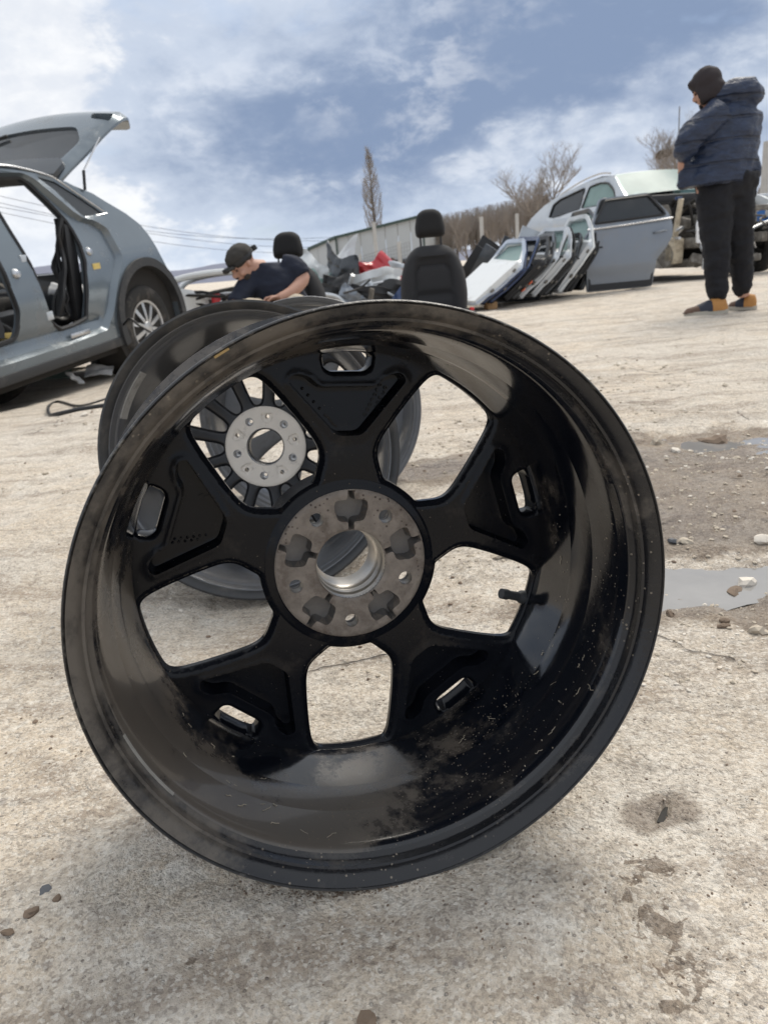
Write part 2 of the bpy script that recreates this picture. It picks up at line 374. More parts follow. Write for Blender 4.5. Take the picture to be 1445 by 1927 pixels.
def ground_material():
    m = bpy.data.materials.new('ground_dirt'); m.use_nodes = True; t = NT(m.node_tree)
    v = t.n('ShaderNodeTexCoord').outputs['Object']
    wet = t.n('ShaderNodeAttribute', attribute_name='wet').outputs['Fac']
    drip = t.n('ShaderNodeAttribute', attribute_name='drip').outputs['Fac']
    big = t.noise(v, 0.9, 6.0, 0.6, 0.4); mid = t.noise(v, 6.0, 6.0, 0.65, 0.3); fin = t.noise(v, 55.0, 5.0, 0.7); vf = t.noise(v, 320.0, 3.0, 0.7)
    st = t.n('ShaderNodeMapping', {'Vector': v, 'Scale': (1.0, 4.2, 1.0), 'Rotation': (0, 0, 0.12)}).outputs[0]
    strk = t.noise(st, 2.2, 7.0, 0.66, 0.5)
    col = t.mix(t.ramp(big, 0.36, 0.64), (0.645, 0.545, 0.425), (0.595, 0.530, 0.445))
    col = t.mix(t.math('MULTIPLY', t.ramp(mid, 0.42, 0.62), 0.55), col, (0.66, 0.61, 0.54))
    col = t.mix(t.math('MULTIPLY', t.ramp(strk, 0.50, 0.62), 0.62), col, (0.29, 0.225, 0.17))
    col = t.mix(t.math('MULTIPLY', t.ramp(strk, 0.44, 0.34), 0.45), col, (0.66, 0.615, 0.55))
    col = t.mix(t.math('MULTIPLY', t.ramp(fin, 0.54, 0.68), 0.60), col, (0.27, 0.225, 0.185))
    col = t.mix(t.math('MULTIPLY', t.ramp(fin, 0.46, 0.32), 0.70), col, (0.74, 0.69, 0.61))
    col = t.mix(t.math('MULTIPLY', t.ramp(vf, 0.54, 0.68), 0.45), col, (0.17, 0.145, 0.125))
    vo = t.n('ShaderNodeTexVoronoi', {'Vector': v, 'Scale': 130.0, 'Randomness': 1.0})
    peb = t.ramp(vo.outputs['Distance'], 0.22, 0.14)
    rnd = t.n('ShaderNodeSeparateColor', {0: vo.outputs['Color']}).outputs[0]
    pebm = t.math('MULTIPLY', peb, t.ramp(rnd, 0.72, 0.78))
    pc = t.mix(t.n('ShaderNodeSeparateColor', {0: vo.outputs['Color']}).outputs[1], (0.62, 0.58, 0.50), (0.20, 0.16, 0.14))
    col = t.mix(t.math('MULTIPLY', pebm, 0.8), col, pc)
    v2 = t.n('ShaderNodeTexVoronoi', {'Vector': v, 'Scale': 38.0})
    r2 = t.n('ShaderNodeSeparateColor', {0: v2.outputs['Color']}).outputs[0]
    bl = t.math('MULTIPLY', t.ramp(v2.outputs['Distance'], 0.33, 0.22), t.ramp(r2, 0.90, 0.93))
    col = t.mix(t.math('MULTIPLY', bl, 0.6), col, (0.28, 0.25, 0.23))
    # broad trodden-in dirt, tyre smears and hairline cracks
    dirtb = t.noise(t.n('ShaderNodeMapping', {'Vector': v, 'Scale': (1.0, 2.2, 1.0), 'Location': (3.3, 1.7, 0)}).outputs[0], 1.5, 8.0, 0.68, 0.8)
    col = t.mix(t.math('MULTIPLY', t.ramp(dirtb, 0.51, 0.66), 0.48), col, (0.29, 0.245, 0.20))
    blot = t.noise(v, 17.0, 6.0, 0.68, 0.5)
    col = t.mix(t.math('MULTIPLY', t.ramp(blot, 0.52, 0.64), 0.38), col, (0.27, 0.235, 0.20))
    col = t.mix(t.math('MULTIPLY', t.ramp(blot, 0.44, 0.33), 0.55), col, (0.72, 0.68, 0.61))
    wv = t.n('ShaderNodeVectorMath', {0: v, 1: t.n('ShaderNodeVectorMath', {0: t.n('ShaderNodeTexNoise', {'Vector': v, 'Scale': 5.0, 'Detail': 4.0}).outputs['Color'], 1: (.22, .22, 0)}, operation='MULTIPLY').outputs[0]}, operation='ADD').outputs[0]
    ck = t.n('ShaderNodeTexVoronoi', {'Vector': wv, 'Scale': 1.7}, feature='DISTANCE_TO_EDGE').outputs['Distance']
    crack = t.math('MULTIPLY', t.ramp(ck, 0.008, 0.002), t.ramp(dirtb, 0.52, 0.62))
    col = t.mix(t.math('MULTIPLY', crack, 0.7), col, (0.12, 0.095, 0.075))
    for sc_, am in ((340.0, 0.46), (150.0, 0.20)):
        vg = t.n('ShaderNodeTexVoronoi', {'Vector': v, 'Scale': sc_, 'Randomness': 1.0}); cg = t.n('ShaderNodeSeparateColor', {0: vg.outputs['Color']}).outputs[0]
        col = t.mix(t.math('MULTIPLY', t.ramp(cg, 0.62, 1.0), am), col, (0.20, 0.17, 0.145)); col = t.mix(t.math('MULTIPLY', t.ramp(cg, 0.35, 0.0), am), col, (0.80, 0.76, 0.69))
    # damp patches and drips
    wn = t.math('ADD', wet, t.math('MULTIPLY', t.math('SUBTRACT', t.noise(v, 9.0, 6.0, 0.7, 0.6), 0.5), 0.9))
    wm = t.ramp(wn, 0.42, 0.62)
    dn = t.noise(v, 62.0, 4.0, 0.6, 0.8)
    dm = t.math('MULTIPLY', t.ramp(t.math('ADD', dn, t.math('MULTIPLY', drip, 0.30)), 0.735, 0.785), t.ramp(drip, 0.05, 0.3))
    dm2 = t.ramp(t.math('ADD', drip, t.math('MULTIPLY', t.math('SUBTRACT', dn, 0.5), 1.1)), 1.32, 1.42)
    allm = t.math('MAXIMUM', t.math('MAXIMUM', wm, dm), dm2)
    dark = t.n('ShaderNodeMix', {6: col, 7: (0.40, 0.36, 0.33, 1), 0: 1.0}, data_type='RGBA', blend_type='MULTIPLY').outputs[2]
    col = t.mix(t.math('MULTIPLY', allm, 0.85), col, dark)
    rough = t.math('SUBTRACT', 0.93, t.math('MULTIPLY', t.ramp(wn, 0.50, 0.95), 0.70))
    h = t.math('ADD', t.math('MULTIPLY', fin, 0.6), t.math('MULTIPLY', vf, 0.35))
    h = t.math('ADD', h, t.math('MULTIPLY', pebm, 0.25)); h = t.math('ADD', h, t.math('MULTIPLY', cg, 0.18))
    h = t.math('ADD', h, t.math('MULTIPLY', mid, 1.6)); h = t.math('ADD', h, t.math('MULTIPLY', blot, 1.3)); h = t.math('SUBTRACT', h, t.math('MULTIPLY', crack, 0.8))
    bmp = t.n('ShaderNodeBump', {'Height': h, 'Strength': 1.0, 'Distance': 0.010})
    b = t.n('ShaderNodeBsdfPrincipled', {'Base Color': col, 'Roughness': rough, 'Normal': bmp.outputs[0], 'Specular IOR Level': 0.35})
    t.n('ShaderNodeOutputMaterial', {'Surface': b.outputs[0]}); return m

def build_ground():
    rr = [0.0]+list(0.16*np.exp(np.arange(0, 720)*0.0115)); rr = [r for r in rr if r < 600]+[900.0, 1600.0, 3000.0]
    a = sorted(list(np.arange(-42, 42.01, 0.25))+list(np.arange(46, 316, 4.0)))
    th = np.radians(np.array(a)); R = np.array(rr)
    X = R[:, None]*np.sin(th)[None]; Y = R[:, None]*np.cos(th)[None]
    Z = gheight(X, Y)*(R[:, None] < 60)
    nr, na = X.shape; V = np.stack([X, Y, Z], -1).reshape(-1, 3)
    i = np.arange(nr-1)[:, None]*na; j = np.arange(na)[None]; j2 = (np.arange(na)+1) % na
    F = np.stack([i+j, i+na+j, i+na+j2[None], i+j2[None]], -1).reshape(-1, 4)
    me = bpy.data.meshes.new('ground'); me.from_pydata(V.tolist(), [], F.tolist()); me.update()
    x, y = V[:, 0], V[:, 1]
    wet = np.zeros(len(V)); drip = np.zeros(len(V))
    def el(c, sx, sy, rot=0.0, p=2.0):
        dx, dy = x-c.x, y-c.y; u = dx*math.cos(rot)+dy*math.sin(rot); w = -dx*math.sin(rot)+dy*math.cos(rot)
        return np.exp(-((np.abs(u)/sx)**p+(np.abs(w)/sy)**p))
    for c, sx, sy in ((Gd(1330, 1110), 0.34, 0.10), (Gd(1340, 860), 0.70, 0.36), (Gd(1230, 940), 0.30, 0.26), (Gd(1290, 990), 0.26, 0.16), (Gd(1000, 870), 0.35, 0.22), (Gd(1430, 1130), 0.12, 0.12), (Gd(830, 880), 0.2, 0.12)):
        wet = np.maximum(wet, 1.08*el(c, sx, sy))
    wet = np.maximum(wet, 0.72*el(Gd(1242, 1521), 0.056, 0.034, 0.15, 2.6))
    wet = np.maximum(wet, 0.47*el(Gd(1150, 760), 0.8, 0.35))
    for (px, py, s, sy) in ((1215, 1640, .028, .022), (1245, 1740, .026, .030), (1290, 1830, .026, .026), (1205, 1720, .02, .028), (1230, 1600, .015, .01)):
        drip = np.maximum(drip, el(Gd(px, py), s, sy))
    for (px, py, s, sy) in ((738, 1783, .006, .004), (362, 1815, .007, .004), (1260, 1893, .012, .005)):
        drip = np.maximum(drip, 1.9*el(Gd(px, py), s, sy))
    for nm, d in (('wet', wet), ('drip', drip)):
        at = me.attributes.new(nm, 'FLOAT', 'POINT'); at.data.foreach_set('value', d.astype(np.float32))
    o = mobj('ground', me, ground_material(), fix=False)
    for p in me.polygons: p.use_smooth = True
    o['kind'] = 'structure'; o['label'] = 'pale trodden dirt and crumbling concrete of the yard'
    return o
build_ground()

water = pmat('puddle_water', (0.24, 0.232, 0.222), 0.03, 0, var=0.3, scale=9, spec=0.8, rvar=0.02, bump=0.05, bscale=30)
water_dark = pmat('hole_water', (0.05, 0.047, 0.043), 0.05, 0, var=0.2, scale=60, spec=0.12, rvar=0.02)
def puddle(name, c, sx, sy, dz, label, seed, mat=None):
    V = [(0, 0, 0)]; n = 60
    for k in range(n):
        a = 2*math.pi*k/n; q = 1+0.22*math.sin(3*a+seed)+0.12*math.sin(7*a+seed*2)
        V.append((sx*q*math.cos(a), sy*q*math.sin(a), 0))
    F = [(0, 1+k, 1+(k+1) % n) for k in range(n)]
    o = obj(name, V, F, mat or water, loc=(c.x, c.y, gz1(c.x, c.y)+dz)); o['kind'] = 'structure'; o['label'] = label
    for p in o.data.polygons: p.use_smooth = True
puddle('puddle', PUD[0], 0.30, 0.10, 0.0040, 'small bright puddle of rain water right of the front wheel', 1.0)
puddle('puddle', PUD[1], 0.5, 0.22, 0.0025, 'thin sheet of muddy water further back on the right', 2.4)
puddle('puddle', PUD[2], 0.013, 0.012, 0.0045, 'water standing in a small hole in the ground at lower right', 4.0, water_dark)

def stone(seed, sx, sy, sz, sub=2, rough=0.28):
    bm = bmesh.new(); bmesh.ops.create_icosphere(bm, subdivisions=sub, radius=1.0)
    off = Vector((seed*3.7, seed*1.9, seed*5.3))
    for v in bm.verts:
        k = 1+rough*mnoise.noise(v.co*0.9+off)*1.6+rough*0.5*mnoise.noise(v.co*2.4+off)
        v.co = Vector((v.co.x*sx*k, v.co.y*sy*k, v.co.z*sz*k))
    bm.verts.index_update(); r = [tuple(v.co) for v in bm.verts], [tuple(v.index for v in f.verts) for f in bm.faces]; bm.free(); return r
stone_mats = [pmat('stone_pale', (0.46, 0.40, 0.32), 0.9, var=0.35, scale=40, bump=0.6, bscale=150), pmat('stone_brown', (0.17, 0.125, 0.09), 0.9, var=0.4, scale=40, bump=0.6, bscale=150),
              pmat('stone_slate', (0.085, 0.09, 0.10), 0.7, var=0.3, scale=40, bump=0.4, bscale=150), pmat('stone_white', (0.62, 0.57, 0.50), 0.9, var=0.25, scale=30, bump=0.5, bscale=120)]
def gravel():
    rng = random.Random(7); base = [stone(k, 1, 0.8, 0.55, 1, 0.35) for k in range(5)]; base = [stone(k+9, 1, .8, .5, 0 if False else 1, .3) for k in range(4)]
    for mi in range(3):
        V = []; F = []; n = (2600, 800, 900)[mi]; rs = np.random.RandomState(40+mi)
        r = 0.30*np.exp(rs.rand(60000)**0.8*2.6); a = np.radians(rs.uniform(-36, 36, 60000)); X, Y = r*np.sin(a), r*np.cos(a)
        dn = fbm(X*2.6+mi*7, Y*3.4, 3, 55+mi)+(1.3*np.exp(-((X-.72)/.5)**2-((Y-1.75)/.55)**2) if mi != 1 else 1.5*np.exp(-((X+.42)/.12)**2-((Y-.80)/.05)**2))
        ok = np.nonzero(rs.rand(60000) < np.clip(dn*1.1-.05, .02, 1)*.5)[0][:n]; Z = gheight(X, Y)
        if mi == 1:
            X = X.copy(); Y = Y.copy(); cc = Gd(650, 1680); kk = np.arange(150); X[ok[:150]] = cc.x+rs.normal(0, .05, 150); Y[ok[:150]] = cc.y-.004+.9*(X[ok[:150]]-cc.x)**2*2+np.abs(rs.normal(0, .006, 150)); r = np.hypot(X, Y); Z = gheight(X, Y)
        for q in ok:
            x, y, rq = float(X[q]), float(Y[q]), float(r[q])
            s = rng.choice((.0007, .0009, .0012, .0016, .0022, .003))*(0.7+0.75*rq)
            if rng.random() < 0.05 and rq > 1.1: s *= 2.1
            if y < 0.75 and s > .0013: s *= .45
            M = Tm(x, y, float(Z[q])+s*0.15, rng.uniform(-.3, .3), rng.uniform(-.3, .3), rng.uniform(0, 6.3), s)
            b = base[rng.randrange(4)]; off = len(V); V += [tuple(M @ Vector(v)) for v in b[0]]; F += [tuple(i+off for i in f) for f in b[1]]
        o = obj('gravel', V, F, stone_mats[(0, 1, 3)[mi]], smooth=False); tag(o, ('pale grit and pebbles strewn over the dirt', 'dark brown crumbs of soil strewn over the dirt', 'whitish chips of stone strewn over the dirt')[mi], 'gravel', kind='stuff')
gravel()
def put_stone(px, py, s, mi, label, flat=0.6, seed=1.0, name='stone', cat='stone', group=None):
    p = GG(px, py); o = obj(name, *stone(seed, s, s*.78, s*flat, 2, 0.55), stone_mats[mi], loc=(p.x, p.y, p.z+s*flat*0.35), rot=(0, 0, seed*2.1), angle=25)
    tag(o, label, cat, group); return o
put_stone(1382, 1122, .017, 1, 'rough brown stone at the edge of the bright puddle', .62, 2)
put_stone(1402, 1106, .015, 3, 'whitish stone touching the brown stone by the bright puddle', .7, 3)
put_stone(1290, 1021, .010, 0, 'pale stone on the mud above the bright puddle', .6, 4)
put_stone(1264, 1020, .010, 2, 'dark slate stone on the mud above the bright puddle', .45, 5)
put_stone(1424, 1190, .012, 0, 'pale angular stone below the bright puddle at right edge', .6, 6)
put_stone(1262, 1158, .007, 1, 'small brown stone just below the bright puddle', .6, 7)
put_stone(1436, 1018, .014, 3, 'whitish stone at right edge above the wet mud', .6, 8)
put_stone(1234, 836, .017, 0, 'pale stone left of the far muddy water', .6, 9)
put_stone(1345, 832, .040, 1, 'low brown clod standing out of the far muddy water', .35, 10, 'dirt_clod', 'clod')
put_stone(1362, 1180, .007, 1, 'brown pebble on dirt below the bright puddle', .6, 12)
put_stone(1360, 1170, .006, 1, 'little brown pebble nearest the two stones at the bright puddle', .6, 13)
put_stone(58, 1720, .0066, 1, 'dark jagged clod of soil at lower left', .5, 14, 'dirt_clod', 'clod')
put_stone(15, 1756, .0050, 1, 'dark clod of soil at the left edge near the bottom', .45, 15, 'dirt_clod', 'clod')
put_stone(84, 1675, .0060, 2, 'flat blue-grey stone chip at lower left', .12, 16)
put_stone(110, 1692, .0036, 1, 'small brown crumb beside the blue-grey chip', .6, 17)
put_stone(690, 1925, .008, 1, 'dark brown clod cut by the bottom edge', .4, 18, 'dirt_clod', 'clod')
put_stone(945, 1045, .020, 0, 'flat whitish stone lying in wet mud seen between wheel spokes', .3, 19)
put_stone(992, 1040, .018, 0, 'pale stone in wet mud seen through the right of the front wheel', .5, 20)

# ------------------------------------------------------------------ wheels
DUST = (0.105, 0.092, 0.080)
m_black = pmat('wheel_black_gloss', (0.0055, 0.0068, 0.0105), 0.12, 0, var=0.2, scale=20, dirt=(0.105, 0.090, 0.075), dlo=0.465, dw=0.11, dscale=5.5, drough=0.42, coat=0.3, bump=0.05, bscale=220, spec=0.48, dk=0.80, grad=(-.22, -.25, .10), speck=(0.17, 0.14, 0.105), sscale=430, sprob=0.88)
m_spoke = pmat('wheel_black_spoke', (0.0045, 0.0055, 0.0085), 0.16, 0, var=0.2, scale=25, dirt=(0.06, 0.05, 0.042), damt=0.24, dscale=14, drough=0.5, bump=0.06, bscale=200, spec=0.22, dk=0.5, grad=(0, 0, -.4), speck=(0.12, 0.10, 0.08), sscale=420, sprob=0.975)
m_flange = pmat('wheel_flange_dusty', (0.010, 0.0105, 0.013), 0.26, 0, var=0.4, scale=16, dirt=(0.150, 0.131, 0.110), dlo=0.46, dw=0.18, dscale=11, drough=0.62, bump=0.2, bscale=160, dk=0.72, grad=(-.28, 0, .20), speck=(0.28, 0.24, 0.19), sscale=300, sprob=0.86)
m_lip = pmat('wheel_lip_scuffed', (0.010, 0.010, 0.011), 0.35, 0, var=0.6, scale=60, grad=(-.10, 0, .16), dirt=(0.40, 0.37, 0.32), damt=0.20, dscale=34, drough=0.7, bump=0.5, bscale=220)
m_pad = pmat('hub_pad_corroded', (0.235, 0.205, 0.178), 0.55, 0.3, var=0.6, scale=60, speck=(0.05, 0.035, 0.03), sscale=260, sprob=0.7, dirt=(0.075, 0.05, 0.035), damt=0.36, dscale=26, drough=0.85, bump=0.55, bscale=260)
m_pocket = pmat('hub_pocket_grey', (0.15, 0.142, 0.135), 0.5, 0.3, var=0.35, scale=60, bump=0.35, bscale=300)  # darker grey than the pad, used on the faces sunk into it
m_bore = pmat('hub_bore_bare_metal', (0.42, 0.40, 0.37), 0.36, 0.9, var=0.25, scale=40, dirt=(0.26, 0.13, 0.06), damt=0.22, dscale=40, drough=0.8, bump=0.15, bscale=200)
m_alu = pmat('machined_aluminium', (0.55, 0.55, 0.55), 0.28, 0.95, var=0.1, scale=30)
m_weight = pmat('adhesive_weight_grey', (0.36, 0.35, 0.33), 0.6, 0.4, var=0.3, scale=80, dirt=(0.09, 0.08, 0.07), damt=0.3, dscale=60)
m_tape = pmat('dried_mud_patch', (0.125, 0.105, 0.088), 0.9, 0, var=0.5, scale=90, bump=1.0, bscale=190)
m_valve = pmat('valve_rubber', (0.035, 0.038, 0.042), 0.6, 0, var=0.3, scale=100, bump=0.3, bscale=400)

def polar(r, adeg): a = rad(adeg); return (r*math.sin(a), r*math.cos(a))
def smooth_prof(tab, n=7):
    return [tuple(p)[:2] for p in spline([(r, h, 0) for r, h in tab], n)]
def spoke_mesh(tab, half, r0, r1, yb0, yb1, thick, pocket=None, pdepth=0.02, slot=None, res=0.004, flare=0.0, edge=0.005):
    """one spoke with its share of hub ring and rim ring; tab: (radius, spoke half angle)"""
    side = smooth_prof(tab, 3)
    right = [polar(r, h) for r, h in side]; left = [polar(r, -h) for r, h in side][::-1]
    outer = [polar(r0, a) for a in np.linspace(-half, half, 14)][:-1]+[polar(r0, half)]+right+[polar(r1, a) for a in np.linspace(half, -half, 22)]+left
    holes = [slot] if slot else []
    inner = []
    if pocket is not None:
        inner = [pocket, shrink(pocket, 0.0024)]
    ex = []
    for d_ in (edge*.25, edge*.6, edge*1.1, edge*1.7): ex += resample(shrink(outer, d_), res*.9)
    if slot:
        for d_ in (-.0012, -.0026, -.0042): ex += resample(shrink(slot, d_), res)
    if pocket is not None:
        for d_ in (.0008, .0016, -.0015, -.004): ex += resample(shrink(pocket, d_), res)
    def yb(p):
        r = np.hypot(p[:, 0], p[:, 1]); y = yb0+(yb1-yb0)*sst(r0, r1, r)
        d = np.minimum(pdist(right, p, False), pdist(left, p, False)); y = y+edge*(1-sst(0, edge*1.6, d))**2
        if slot: ds = pdist(slot, p); y = y+0.0035*(1-sst(0, 0.004, ds))**2
        if pocket is not None:
            ins = inpoly(pocket, p); dd = pdist(pocket, p)
            y = y+np.where(ins, pdepth*sst(-0.0002, 0.0026, dd), 0)
            y = y-np.where(ins, 0.0012*np.exp(-(dd/0.0007)**2), 0.0012*np.exp(-(dd/0.004)**2))
        return y
    def yf(p):
        r = np.hypot(p[:, 0], p[:, 1]); d = np.minimum(pdist(right, p, False), pdist(left, p, False)); return yb0+(yb1-yb0)*sst(r0, r1, r)+thick*(0.42+0.58*sst(0, .012, d))
    return plate(outer, holes, yb, yf, res, inner, extra=ex)
def shrink(poly, d):
    n = len(poly); P_ = np.array(poly, float); out = []
    area = 0.5*np.sum(P_[:, 0]*np.roll(P_[:, 1], -1)-np.roll(P_[:, 0], -1)*P_[:, 1]); sg = 1 if area > 0 else -1
    for i in range(n):
        a = P_[i]-P_[i-1]; b = P_[(i+1) % n]-P_[i]
        na = np.array([-a[1], a[0]])/(np.linalg.norm(a)+1e-12)*sg; nb = np.array([-b[1], b[0]])/(np.linalg.norm(b)+1e-12)*sg
        m = na+nb; m = m/(np.linalg.norm(m)+1e-9); q = d/max(0.35, m@na); out.append(tuple(P_[i]+m*q))
    return out
def rot2(pts, adeg):                      # rotate (x,z) points clockwise from +z
    a = rad(adeg); c, s = math.cos(a), math.sin(a); return [(x*c+z*s, -x*s+z*c) for x, z in pts]
def circle(cx, cz, r, n=24): return [(cx+r*math.cos(2*math.pi*k/n), cz+r*math.sin(2*math.pi*k/n)) for k in range(n)]
def wheel_matrix(c, n, spin_deg=0.0):
    y = Vector(n).normalized(); z = Vector((0, 0, 1)); z = (z-y*z.dot(y)).normalized(); x = y.cross(z)
    M = Matrix(((x.x, y.x, z.x, c[0]), (x.y, y.y, z.y, c[1]), (x.z, y.z, z.z, c[2]), (0, 0, 0, 1)))
    return M
def arc_strip(r, y, a0, a1, dr, dy, seg=24):   # strip on the barrel, angles from +x counter-clockwise seen from the camera
    return lathe([(r, y), (r, y+dy), (r-dr, y+dy), (r-dr, y)], seg, True, rad(a0), rad(a1))
def capped_strip(r, y, a0, a1, dr, dy, seg=24, r2=None):
    r2 = r if r2 is None else r2
    V, F = lathe([(r, y), (r2, y+dy), (r2-dr, y+dy), (r-dr, y)], seg, True, rad(a0), rad(a1))
    F = F+[(0, 1, 2, 3), tuple(len(V)-4+k for k in (3, 2, 1, 0))]; return V, F

def front_wheel():
    C = (-0.0, 0.5277, 0.2337); N = (-0.2342, 0.9703, -0.061)
    root = empty('alloy_wheel', mw=wheel_matrix(C, N))
    tag(root, 'large black five-spoke alloy wheel without tyre standing upright in the foreground', 'wheel')
    lug0 = -96.2
    inner = spline([(.2335, .0012, 0), (.2265, .0065, 0), (.2235, .014, 0), (.2225, .021, 0), (.2190, .0255, 0), (.2150, .034, 0), (.2105, .060, 0), (.2055, .095, 0), (.2005, .130, 0), (.1985, .150, 0)], 3)
    inner = [(p.x, p.y) for p in inner]
    flange_in = [q for q in inner if q[1] <= .0256]; barrel_in = [q for q in inner if q[1] >= .0250]
    far = [(.1990, .165), (.2005, .178), (.2120, .196), (.2270, .2085), (.2330, .2120)]
    outerp = [(.2362, .2105), (.2362, .2060), (.2250, .2000), (.2190, .192), (.2180, .162), (.2100, .150), (.1985+.006, .120), (.2040, .085), (.2120, .062), (.2175, .040), (.2185, .018), (.2220, .0125), (.2310, .009), (.2352, .0075)]
    outerp = [(max(r, .2035), y) for r, y in outerp]
    # barrel: inside wall and outside wall as one shell; flange and lip are separate pieces in front
    b = lathe(barrel_in+far+outerp[:-4]+[(.2225, .0235)], 160); obj('barrel', *b, m_black, root, angle=40)
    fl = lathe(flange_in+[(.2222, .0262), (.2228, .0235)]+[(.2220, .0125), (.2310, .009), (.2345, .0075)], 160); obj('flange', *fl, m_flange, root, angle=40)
    lip = lathe([(.2338, .0008), (.2349, -.0004), (.2360, .0004), (.2364, .003), (.2358, .0068), (.2346, .0078), (.2336, .0045)], 160)
    obj('flange_lip', *lip, m_lip, root, angle=50)
    # spokes
    wpts = [(0, .0836), (.012, .0838), (.0195, .0846), (.0240, .0872), (.0330, .0945), (.0385, .1000), (.0418, .1060), (.0436, .1150), (.0437, .1300), (.0428, .1500), (.0412, .1700), (.0392, .1830), (.0360, .1905), (.0300, .1945), (.018, .1962), (0, .1970)]
    tab = [(math.hypot(x, z), 36-math.degrees(math.atan2(x, z))) for x, z in wpts]
    pock = rpoly([(-.0555, .1715), (-.0500, .1790), (-.0360, .1770), (-.0265, .1670), (.0265, .1670), (.0360, .1770), (.0500, .1790), (.0555, .1715), (.0118, .1222), (-.0118, .1222)], [.006, .006, .008, .009, .009, .008, .006, .006, .006, .006], 4)
    slot = rpoly([(-.0235, .1955), (-.0215, .1835), (-.0165, .1800), (.0165, .1800), (.0215, .1835), (.0235, .1955), (.012, .1980), (-.012, .1980)], [.003, .004, .004, .004, .004, .003, .006, .006], 3)
    sv, sf = spoke_mesh(tab, 36, .0735, .2035, .1530, .1580, .027, pock, .0195, slot, .0030)
    me0 = None
    rng = random.Random(3)
    def marks(kind):
        parts = []
        if kind == 0:      # a row of round dots, then bars; two rows of ring-like raised marks
            for k in range(4): parts.append(xf(stone(1, .0016, .0016, .0016, 1, 0), Tm(-.0395+.0052*k, .1752, .1645-.0062*k)))
            for k in range(3): parts.append(xf(box(-.0030, .0030, -.0014, .001, -.0010, .0010), Tm(-.0172+.0036*k, .1752, .1385-.0042*k, 0, rad(35+20*(k % 2)), 0)))
            for row in range(2):
                for k in range(7):
                    px, pz = .0195+.0025*k+row*.0052, .1392+.0046*k-row*.0026
                    a = rng.uniform(0, 6); parts.append(xf(lathe([(.0018, 0), (.0018, -.0016), (.0010, -.0016), (.0010, 0)], 8, True, a, a+rng.choice((3.6, 4.6, 6.28318))), Tm(px, .1757, pz)))
        else:
            for row in range(2):
                for k in range(5+row): parts.append(xf(stone(k, .0014, .0012, .0014, 1, .2), Tm(-.026-.0003*row+.0042*row+.0022*k, .1752, .1625-.0052*k-row*.001)))
            for k in range(2): parts.append(xf(box(-.0025, .0025, -.0012, .001, -.0007, .0007), Tm(.024, .1752, .1500-.005*k, 0, rad(50), 0)))
        return join(*parts)
    for k in range(5):
        ang = 84 + 72*k                    # from +x, counter-clockwise
        ry = -rad(ang-90)
        if me0 is None:
            o = obj('spoke', sv, sf, m_spoke, root, angle=48); me0 = o.data; o.rotation_euler = (0, ry, 0)
        else:
            o = bpy.data.objects.new('spoke', me0); COL.objects.link(o); o.parent = root; o.rotation_euler = (0, ry, 0)
        if k in (0, 1): obj('casting_marks', *marks(k), m_spoke, o, angle=30)['kind'] = 'stuff'
    # hub pad
    ch = lambda x: x
    hp = []
    for k in range(5):
        ang = 84+72*k
        base = rpoly([(-.0028, .0345), (.0028, .0345), (.0028, .0420), (.0125, .0425), (.0165, .0560), (.0150, .0625), (.0035, .0632), (.0030, .0718), (-.0030, .0718), (-.0035, .0632), (-.0150, .0625), (-.0165, .0560), (-.0125, .0425), (-.0028, .0420)],
                     [.0005, .0005, .002, .004, .003, .003, .002, .0005, .0005, .002, .003, .003, .004, .002], 3)
        hp.append(rot2(base, 90-ang))
    lugs = [circle(.056*math.cos(rad(lug0+72*k)), .056*math.sin(rad(lug0+72*k)), .0066, 20) for k in range(5)]
    def yb(p):
        y = np.full(len(p), .1490); r = np.hypot(p[:, 0], p[:, 1])
        for q in hp: y = y+np.where(inpoly(q, p), .0150*sst(-.0002, .0024, pdist(q, p)), 0)
        y = y+.0015*(1-sst(0, .002, .0728-r))+.0012*(1-sst(0, .0015, r-.0336)); return y
    hub_outer = circle(0, 0, .0728, 90); bore = circle(0, 0, .0336, 60)
    V, F = plate(hub_outer, [bore]+lugs, yb, .1665, .0030, [q for q in hp]+[shrink(q, .0022) for q in hp])
    h = obj('hub_pad', V, F, [m_pad, m_pocket], root, angle=32)
    for f_ in h.data.polygons:
        if .1540 < f_.center.y < .1655: f_.material_index = 1
    b2 = lathe([(.0336, .1515), (.0334, .160), (.0318, .1625), (.0318, .172), (.0300, .1745), (.0290, .178), (.0284, .192), (.0284, .2), (.0345, .2), (.0345, .1515)], 72)
    obj('bore_liner', *b2, m_bore, root, angle=30)
    for k in range(5):
        cx_, cz_ = .056*math.cos(rad(lug0+72*k)), .056*math.sin(rad(lug0+72*k))
        V, F = lathe([(.0065, .1496), (.0062, .1510), (.0062, .160), (.0098, .168), (.0112, .178), (.0120, .178), (.0105, .168), (.0067, .160), (.0067, .1496)], 20)
        obj('lug_hole', *xf((V, F), Tm(cx_, 0, cz_)), m_bore, root)
    rg = lathe([(.0730, .1505), (.0745, .1512), (.0790, .1520), (.0830, .1535), (.0860, .156), (.0860, .19), (.0730, .19)], 120)
    obj('hub_ring', *rg, m_spoke, root, angle=40)
    # valve stem, balance weights, mud patches
    a = rad(-22.5); rv = lambda r, y: (r*math.cos(a), y, r*math.sin(a))
    vs = tube([rv(.1985, .170), rv(.1925, .1685), rv(.190, .168), rv(.1885, .1678), rv(.178, .166), rv(.1752, .1658), rv(.1680, .1645)], [.0075, .0068, .0048, .0048, .0046, .0056, .0054], 14)
    obj('valve_stem', *vs, m_valve, root, angle=40)
    obj('balance_weight', *capped_strip(.2192, .0268, -14, 19, .0022, .0085, 30, .2165), m_black, root, angle=30).name = 'balance_weight'
